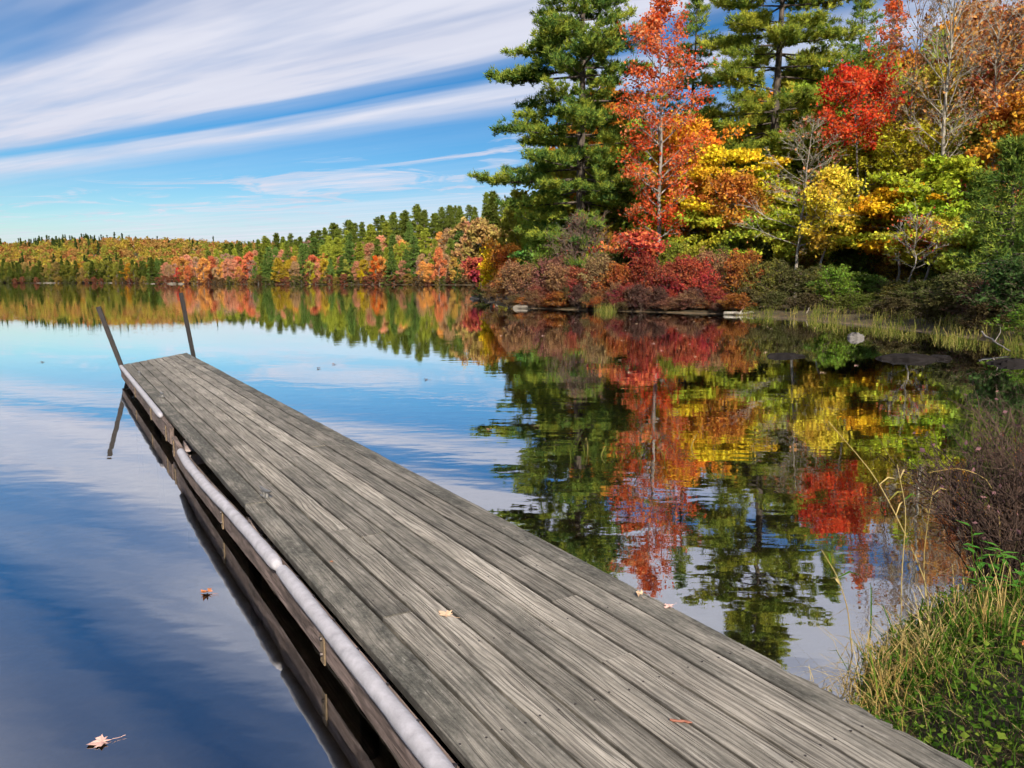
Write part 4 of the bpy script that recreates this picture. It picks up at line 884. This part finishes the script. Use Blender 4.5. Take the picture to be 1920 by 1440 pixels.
# ------------------------------------------------------------------ boulders and driftwood
MAT_ROCK = plain_mat('grey_granite', (.13, .12, .115), .9, 0, .45, 6, .9, .2); MAT_ROCKD = plain_mat('wet_dark_rock', (.014, .012, .012), .9, 0, .4, 5, .6, .1)
MAT_PALER = plain_mat('pale_shore_rock', (.17, .15, .125), .9, 0, .35, 3, .5, .2); MAT_DRIFT = bark_mat('bleached_driftwood', (.14, .12, .10), (.36, .33, .29), 5, 1, .4)
def rock(u, v, sx, sy, sz, mat, label, seed, dist=None, rz=0.0, group=None):
    g = np.random.default_rng(seed); n_a, n_l = 16, 9; V = []
    th = np.linspace(0, math.pi, n_l); lob = [(unit(1, g)[0], g.uniform(-.25, .3), g.uniform(1.5, 4)) for _ in range(12)]
    for t in th:
        for a in np.linspace(0, 2 * math.pi, n_a, endpoint=False):
            d = np.array([math.sin(t) * math.cos(a), math.sin(t) * math.sin(a), math.cos(t)]); r = 1 + sum(k * max(0, d @ ax) ** (p_ * 2) for ax, k, p_ in lob) * .8
            d = np.sign(d) * np.abs(d) ** .8; V.append(d * r * (1 + .10 * g.normal()) * np.array([1 + .18 * math.sin(a * 3 + seed), 1, 1]))
    V = np.array(V) * np.array([sx, sy, sz]); a = np.arange(n_l - 1)[:, None] * n_a; jj = np.arange(n_a)[None]
    F = np.stack([a + jj, a + n_a + jj, a + n_a + (jj + 1) % n_a, a + (jj + 1) % n_a], -1).reshape(-1, 4)
    o = mk('boulder', V, [F], mat); p = on_plane(u, v, 0)
    o.location = (p[0], p[1], -sz * .25); o.rotation_euler = (0, 0, rz); return tag(o, label, 'boulder', group)
rock(978, 578, .75, .5, .25, MAT_PALER, 'flat pale boulder at the waterline left of the tall pine', 1)
rock(1329, 585, .36, .34, .52, MAT_ROCK, 'upright grey boulder at the waterline below the crimson shrub', 2)
rock(1345, 586, .3, .26, .18, MAT_PALER, 'small pale rock beside the upright grey boulder', 21)
rock(1602, 634, .24, .24, .22, MAT_ROCK, 'round grey boulder alone in the water by the marsh grass', 3)
rock(1475, 668, .46, .2, .10, MAT_ROCKD, 'thin flat dark rock barely above the water', 4, rz=.05)
rock(1695, 673, .56, .25, .17, MAT_ROCKD, 'long flat dark rock in the shallow water', 5, rz=-.1)
rock(1760, 672, .28, .2, .08, MAT_ROCKD, 'small dark rock at the end of the long flat rock', 6)
rock(1895, 682, .42, .24, .15, MAT_ROCKD, 'flat dark rock at the right edge of the water', 7)
rock(893, 560, .7, .5, .42, MAT_ROCK, 'grey boulder at the tip of the wooded point', 8)
rock(921, 566, .6, .5, .2, MAT_ROCKD, 'low dark rock beside the boulder on the point', 9)
for i_, (u, s_) in enumerate(((318, 1.0), (328, 1.5), (347, 1.3), (292, .8))):
    x, y = shore_pt(u, .3); o = rock(u, 600, s_ * 1.6, s_ * .9, s_ * .5, MAT_PALER, 'pale rock at the waterline below the crimson tree on the far shore', 30 + i_, group='pale rocks on the far shore'); o.location = (x, y, 0)
for i_, (u, s_) in enumerate(((80, .9), (100, 1.6), (112, 1.0), (215, 1.0))):
    x, y = shore_pt(u, .3); o = rock(u, 600, s_ * 1.8, s_ * .9, s_ * .45, MAT_PALER, 'pale rock on the shore below the left hill', 40 + i_, group='pale rocks below the left hill'); o.location = (x, y, 0)
def log(name, u0, v0, u1, v1, r, z0, z1, label, seed):
    g = np.random.default_rng(seed); a = on_plane(u0, v0, z0); b = on_plane(u1, v1, z1); t = np.linspace(0, 1, 9)[:, None]; P = a + (b - a) * t + g.normal(0, r * .5, (9, 3))
    gg = Geo(); gg.tubes([P], [r * np.linspace(1, .5, 9)], 7); p = P[4]; gg.tubes([[p, p + [.2, .1, .25], p + [.3, .3, .38]]], [[r * .5, r * .35, r * .15]], 5)
    gg.ngon(list(range(7)), gg.V[0][:7][::-1])
    return tag(gg.build(name, MAT_DRIFT, smooth=True), label, 'driftwood')
log('driftwood_log', 1358, 588, 1418, 587, .10, .06, .12, 'bleached driftwood log beside the upright boulder', 1)
log('driftwood_log', 1490, 588, 1530, 595, .07, .12, .06, 'short bleached log lying in the marsh grass', 2)
log('driftwood_branch', 1838, 622, 1895, 660, .025, .40, .05, 'bare fallen branch dipping into the water at the right', 3)

# ------------------------------------------------------------------ marsh grass and reeds
MAT_MARSH = leaf_mat('marsh_grass_blades', [(.07, .12, .02), (.20, .22, .04), (.42, .33, .12)], .35, .5)
MAT_DRY = leaf_mat('dry_grass_blades', [(.34, .23, .07), (.50, .37, .14), (.62, .50, .23)], .3, 3.0)
MAT_GREENG = leaf_mat('green_grass_blades', [(.04, .10, .012), (.085, .18, .02), (.20, .26, .04)], .35, 2.5)
def blade_obj(name, P, H, lean, width, g, mat, parent=None, droop=.5):
    V, a, b, c = grass_blades(P, H, lean, width, g, droop); return mk(name, V, [a, b, c], mat, parent)
g = np.random.default_rng(12)
n = 13000; uu = g.uniform(1360, 1930, n); shore = np.interp(uu, [1360, 1450, 1550, 1650, 1750, 1930], [588, 592, 600, 618, 634, 655]); back = g.uniform(0, 1, n) ** 1.3
vv = shore + 5 - back * np.interp(uu, [1360, 1500, 1930], [22, 42, 62]); keep = g.random(n) < .08 + .5 * back + .9 * np.clip(np.sin(uu * .05) * .5 + .5 * np.sin(uu * .13 + vv * .3) + .2, 0, 1)
P = np.array([on_plane(a, b, 0) for a, b in zip(uu[keep], vv[keep])]); P[:, 2] = np.maximum(height(P), -.25) - .02
P2 = np.array([on_plane(a, b, 0) for a, b in zip(g.normal(1137, 9, 260), g.normal(584, 1, 260))]); P = np.vstack([P, P2])
tag(blade_obj('marsh_grass', P, g.uniform(.18, .62, len(P)) ** 1.1, .6, .008, g, MAT_MARSH, droop=.4), 'yellow-green marsh grass growing along the right shore', 'marsh grass', kind='stuff')
def reed_clump(u, v, n, h, label, spread, mat, lean=.5, width=.006):
    c = on_plane(u, v, 0); Pp = c + g.normal(0, spread, (n, 3)) * np.array([1, 1, 0]); Pp[:, 2] = -.1
    return tag(blade_obj('reed_clump', Pp, g.uniform(.5, 1, n) * h, lean, width, g, mat, droop=.7), label, 'reeds')
reed_clump(1130, 850, 16, .42, 'sparse green reeds standing in the open water beside the dock', .22, MAT_MARSH, 1.2)
reed_clump(1215, 845, 7, .35, 'few thin reeds right of the green reeds in open water', .2, MAT_MARSH, 1.3)

# ------------------------------------------------------------------ the near bank at lower right
LEAF2D = np.array([(0, -.42), (.06, -.08), (.30, -.22), (.26, -.06), (.52, .04), (.36, .14), (.40, .34), (.20, .24), (.16, .34), (.10, .58), (0, .70)])
def maple_leaf(p, size, rz, label, mat, seed, curl=.25, group=None, cat='leaf', name='fallen_leaf'):
    g = np.random.default_rng(seed); L2 = np.vstack([LEAF2D, LEAF2D[1:-1][::-1] * [-1, 1]]); L2 = L2 + g.normal(0, .02, L2.shape); n = len(L2)
    z = curl * (np.abs(L2[:, 0]) ** 1.5) + curl * .5 * g.normal(0, .25, n) + curl * .35 * (L2[:, 1] - .1) ** 2
    V = np.vstack([np.column_stack([L2, z]), [0, .05, 0]]) * size; V = np.vstack([V, V - [0, 0, size * .012]]); c = n
    i_ = np.arange(n); j_ = (i_ + 1) % n; m = n + 1
    T = np.concatenate([np.column_stack([i_, j_, np.full(n, c)]), np.column_stack([j_ + m, i_ + m, np.full(n, c + m)])]); Qd = np.column_stack([j_, i_, i_ + m, j_ + m])
    V[:, 2] -= V[:, 2].min()
    th = thing(name, label, cat, p, rz, group); mk('blade', V, [T, Qd], mat, th)
    gg = Geo(); gg.tubes([[(0, -.40 * size, .06 * size), (.02 * size, -.65 * size, .03 * size), (.10 * size, -.95 * size, .05 * size)]], [[.012 * size, .011 * size, .014 * size]], 5); gg.build('leaf_stalk', mat, th); return th
MAT_LF1 = plain_mat('tan_leaf', (.62, .42, .28), .7, 0, .2, 40); MAT_LF2 = plain_mat('pinkish_leaf', (.62, .38, .33), .7, 0, .2, 40); MAT_LF3 = plain_mat('rust_leaf', (.45, .15, .05), .7, 0, .25, 40); MAT_LFB = plain_mat('brown_leaf', (.16, .09, .05), .8, 0, .3, 30)
def bank_points(n, x0, x1, y0, y1, g):
    Pp = np.column_stack([g.uniform(x0, x1, n), g.uniform(y0, y1, n)]); sdv = sdist(Pp)
    ac = Pp @ Q2; al = Pp @ D2
    return Pp[(sdv > -.03) & ((ac > A_R + .03))], None
g = np.random.default_rng(19)
Pp, _ = bank_points(60000, .6, 6.5, .6, 7, g); Z = height(Pp); P = np.column_stack([Pp, Z - .01])
tag(blade_obj('grass', P, g.uniform(.03, .11, len(P)), .9, .0022, g, MAT_GREENG), 'short green grass on the bank beside the dock', 'grass', kind='stuff')
Pc, _ = bank_points(36000, .6, 5.5, .6, 6, g); Z = height(Pc); C = np.column_stack([Pc, Z + g.uniform(.01, .08, len(Pc))])
V, F_ = leaves(C, .013, g, 2.0, .8); MAT_CLOV = leaf_mat('ground_cover_leaves', [(.035, .09, .012), (.08, .17, .02), (.20, .27, .04)], .35, 3.0)
tag(mk('ground_cover', V, [F_], MAT_CLOV), 'small round-leaved ground cover among the grass on the bank', 'ground cover', kind='stuff')
Pt, _ = bank_points(12000, .6, 5.5, .6, 6.5, g); P = np.column_stack([Pt, height(Pt) - .005]); MAT_THATCH = leaf_mat('dead_thatch', [(.10, .065, .03), (.22, .16, .08), (.38, .29, .15)], .2, 3.0)
tag(blade_obj('dead_thatch', P, g.uniform(.02, .07, len(P)), 3.2, .0019, g, MAT_THATCH, droop=1.0), 'matted dead grass thatch lying on the bank among the green', 'dead grass', kind='stuff')
for k in range(14):
    Pb, _ = bank_points(6, 1.6, 4.2, 1.6, 4.5, g); p = Pb[0]; maple_leaf((p[0], p[1], gz(*p) + .05), .06, g.uniform(0, 6), 'brown fallen leaf caught in the grass of the near bank', (MAT_LFB, MAT_LF3)[k % 2], 300 + k, .6, 'brown leaves in the bank grass')
def clump(u, v, n, h, spread, label, mat, lean, width, droop, name='grass_tussock', cat='tussock', z=.08):
    c = on_plane(u, v, z); Pp = c + g.normal(0, spread, (n, 3)) * np.array([1, 1, 0]); Pp[:, 2] = np.maximum(height(Pp), -.05) - .01
    return tag(blade_obj(name, Pp, g.uniform(.4, 1, n) * h, lean, width, g, mat, droop=droop), label, cat)
clump(1650, 1265, 170, .24, .09, 'tan dry grass tussock overhanging the water beside the dock', MAT_DRY, 1.3, .0021, 1.4)
clump(1715, 1235, 170, .26, .10, 'dry straw-coloured tussock left of the dark bare bush', MAT_DRY, 1.2, .0021, 1.4)
clump(1615, 1300, 120, .18, .08, 'low dry tussock at the dock edge', MAT_DRY, 1.4, .0021, 1.4)
clump(1700, 1270, 110, .24, .13, 'green grass tussock mixed into the dry tussocks', MAT_GREENG, .8, .0042, .6)
clump(1800, 1230, 110, .28, .14, 'green tussock at the foot of the dark bare bush', MAT_GREENG, .7, .0042, .6)
clump(1780, 1200, 130, .28, .14, 'golden grass tussock between the dry tussocks and the dark bush', MAT_DRY, 1.1, .0024, 1.2)
clump(1860, 1190, 60, .45, .12, 'tall straw stems in front of the dark bare bush', MAT_DRY, .6, .0026, .9)
def stalk(pts, r, label, leaf_pos=(), mat=MAT_DRY, seed=0, leaf_len=.14):
    g = np.random.default_rng(seed); pts = np.array(pts, float); t = np.linspace(0, 1, 14); s = np.linspace(0, 1, len(pts))
    P = np.column_stack([np.interp(t, s, pts[:, i]) for i in range(3)]); P[1:-1] = (P[:-2] + P[1:-1] * 2 + P[2:]) / 4
    th = thing('reed_stalk', label, 'reed'); gg = Geo(); gg.tubes([P], [np.linspace(r, r * .45, 14)], 5); gg.build('stem', mat, th)
    for f, gm in leaf_pos:
        p = np.array([np.interp(f, t, P[:, i]) for i in range(3)]); d = unit(1, g)[0]; d[2] = abs(d[2]) * .5 + .35; d[1] *= .4; side = np.cross(d, [0, 1, 0]); side /= np.linalg.norm(side)
        L_ = leaf_len * g.uniform(.7, 1.3); pp = [p, p + d * L_ * .5 + [0, 0, .01], p + d * L_ + [0, 0, -.03]]; w_ = [.002, .005, .0004]
        V = np.concatenate([[q - side * w, q + side * w] for q, w in zip(pp, w_)]); mk('leaf', V, [[[0, 1, 3, 2], [2, 3, 5, 4]]], gm, th)
def pix(u, v, d): return at_dist(u, v, d)
stalk([pix(1730, 1200, 4.1), pix(1745, 1110, 4.15), pix(1690, 985, 4.2), pix(1640, 890, 4.3), pix(1553, 790, 4.4)], .0042, 'long tan reed stalk leaning left across the water', [(.55, MAT_DRY), (.62, MAT_MARSH), (.7, MAT_DRY)], seed=1)
stalk([pix(1690, 1240, 4.0), pix(1690, 1080, 4.1), pix(1700, 960, 4.1), pix(1682, 870, 4.1)], .0036, 'upright pale reed with green leaf above the tussocks', [(.5, MAT_GREENG), (.75, MAT_GREENG), (.9, MAT_DRY)], seed=2)
stalk([pix(1600, 1250, 3.6), pix(1590, 1140, 3.6), pix(1570, 1080, 3.6), pix(1540, 1030, 3.6)], .0034, 'short reed with pink-brown stem and green tip left of the tussocks', [(.65, MAT_GREENG), (.8, MAT_GREENG), (.55, MAT_DRY)], seed=3)
stalk([pix(1850, 1200, 4.2), pix(1880, 1000, 4.2), pix(1860, 900, 4.2), pix(1800, 876, 4.2), pix(1742, 886, 4.2)], .003, 'arched dry grass stem in front of the dark bush', [], seed=4)
stalk([pix(1745, 1230, 4.2), pix(1730, 1050, 4.3), pix(1745, 940, 4.3), pix(1752, 910, 4.3)], .0032, 'thin straight straw stem beside the dark bush', [(.6, MAT_DRY), (.8, MAT_DRY)], seed=5)
# dark bare bush
def twig_bush(u, v, d, H, R, label, seed, n=110):
    g = np.random.default_rng(seed); b = at_dist(u, v, d); th = thing('bare_bush', label, 'bush', (b[0], b[1], gz(b[0], b[1]) - .03)); gg = Geo(); P = []; Rr = []; P2 = []; R2 = []; tips = []
    for i_ in range(n):
        az = g.uniform(0, 6.28); sp_ = g.uniform(.1, 1) * R; h = H * g.uniform(.55, 1.05) * (1 - .35 * (sp_ / R) ** 2); o = g.normal(0, .09, 3) * [1, 1, 0]
        t = np.linspace(0, 1, 6)[:, None]; e = np.array([math.cos(az) * sp_, math.sin(az) * sp_, h]); pts = o + (e - o) * t + np.cumsum(g.normal(0, .018, (6, 3)), 0) + np.array([0, 0, 1]) * .15 * h * np.sin(t * 3.1)
        P.append(pts); Rr.append(np.linspace(.005, .002, 6))
        for q in range(16):
            f = g.uniform(.25, 1); p = np.array([np.interp(f, t[:, 0], pts[:, k]) for k in range(3)]); dd = unit(1, g)[0] * .8 + [math.cos(az) * .3, math.sin(az) * .3, .75]; l = g.uniform(.06, .24)
            e2 = p + dd / np.linalg.norm(dd) * l; P2.append([p, (p + e2) / 2 + g.normal(0, .01, 3), e2]); R2.append([.0021, .0017, .001]); tips.append(e2)
    gg.tubes(P, Rr, 4); gg.tubes(P2, R2, 3); gg.build('stems', MAT_BUSH, th)
    tips = np.array(tips); sel = tips[g.random(len(tips)) < .10]; V, F_ = leaves(sel, .013, g, .2); o = mk('foliage', V, [F_], MAT_OBJ, th); o.color = (.30, .16, .17, 1)
MAT_BUSH = bark_mat('dark_purple_twigs', (.026, .014, .010), (.085, .048, .034), 20)
twig_bush(1880, 1200, 4.3, 1.02, .66, 'dark purple-brown bare bush at the right edge of the near bank', 3, 150)
twig_bush(1990, 1180, 4.9, 1.25, .75, 'dark bare bush cut off by the right edge', 4, 120)
# broad-leaved green herb
def herb(u, v, d, H, label, seed, n=5):
    g = np.random.default_rng(seed); b = at_dist(u, v, d); th = thing('green_herb', label, 'plant', (b[0], b[1], gz(b[0], b[1]))); 
    for s_ in range(n):
        e = np.array([g.normal(0, .10), g.normal(0, .06), H * g.uniform(.6, 1)]); gg = Geo(); gg.tubes([[np.zeros(3), e * .5 + g.normal(0, .015, 3), e]], [[.004, .003, .0015]], 5); st = gg.build('stem', MAT_GREENG, th)
        for k in range(7):
            f = .45 + .55 * k / 6; p = e * f; az = k * 2.4 + g.uniform(0, 1); L_ = .085 * g.uniform(.8, 1.2); d_ = np.array([math.cos(az), math.sin(az), .25]); sd_ = np.array([-math.sin(az), math.cos(az), 0]) * .013
            V = [p, p + d_ * L_ * .35 - sd_, p + d_ * L_ * .45 + [0, 0, -.004], p + d_ * L_ * .35 + sd_, p + d_ * L_ * np.array([1, 1, .4])]
            mk('leaf', V, [[[0, 1, 2], [0, 2, 3], [1, 4, 2], [2, 4, 3]]], MAT_HERB, th)
MAT_HERB = leaf_mat('herb_leaves', [(.06, .20, .03), (.09, .27, .04), (.14, .33, .05)], .4, 3)
herb(1835, 1235, 3.75, .52, 'bright green leafy herb in front of the dark bush', 5)
herb(1915, 1260, 3.6, .34, 'small yellow-green herb at the right edge of the bank', 6, 3)

# ------------------------------------------------------------------ fallen leaves and twigs
def on_deck(u, v): p = on_plane(u, v, DECK + .006); return p
maple_leaf(on_deck(838, 1153), .075, .9, 'pale tan curled leaf lying on the middle of the dock', MAT_LF1, 1)
maple_leaf(on_deck(1256, 1137), .055, 2.2, 'pinkish leaf on the right edge of the dock', MAT_LF2, 2)
maple_leaf(on_deck(1200, 1118), .04, .4, 'small curled pale leaf left of the pinkish leaf on the dock', MAT_LF1, 3, 1.2)
maple_leaf(on_deck(622, 1053), .022, .4, 'tiny brown leaf crumb on the dark outer plank', MAT_LF3, 4)
maple_leaf(on_plane(390, 1112, .003), .075, 1.2, 'rust-orange leaf floating left of the dock', MAT_LF3, 5, .5)
maple_leaf(on_plane(193, 1391, .003), .085, 2.0, 'pale pinkish maple leaf floating at the lower left', MAT_LF2, 6, .2)
for k, (u, v, rz) in enumerate(((672, 1352, .5), (640, 1418, 2.0))):
    p = on_plane(u, v, -.25); p[2] = gz(p[0], p[1]) + .01; maple_leaf(p, .10, rz, ('brown leaf sunk on the lake bed beside the dock', 'larger brown leaf sunk on the lake bed at the bottom of the picture')[k], MAT_LFB, 7 + k, .2)
g = np.random.default_rng(8)
for k in range(30):
    u = g.uniform(880, 1800); v = g.uniform(588, 700) if k < 32 else g.uniform(560, 780); p = on_plane(u, v, .004)
    if v > 640 and u < 1000: continue
    if sdist(p[None, :2])[0] > -.5: continue
    maple_leaf(p, .08, g.uniform(0, 6), 'tiny tan leaf drifting on the dark reflection off the right shore', (MAT_LF1, MAT_LF2)[k % 2], 100 + k, .3, 'leaves drifting off the right shore')
for k, (u, v) in enumerate(((598, 691), (627, 683), (78, 679), (800, 712), (918, 806), (1005, 800))):
    maple_leaf(on_plane(u, v, .004), .09, g.uniform(0, 6), 'dark leaf speck floating in open water right of the dock' if u > 300 else 'dark leaf speck floating left of the mooring posts', MAT_LFB, 160 + k, .5, 'dark specks on open water' if u > 300 else None)
gg = Geo(); p = on_plane(1277, 1352, DECK + .010); t = np.linspace(-1, 1, 7)[:, None]; gg.tubes([p + t * np.array([.035, -.008, 0]) + g.normal(0, .0012, (7, 3))], [[.003, .005, .004, .005, .004, .005, .002]], 6)
tag(gg.build('fallen_twig', plain_mat('reddish_twig', (.22, .08, .05), .7)), 'short reddish-brown twig lying on the dock planks', 'twig')
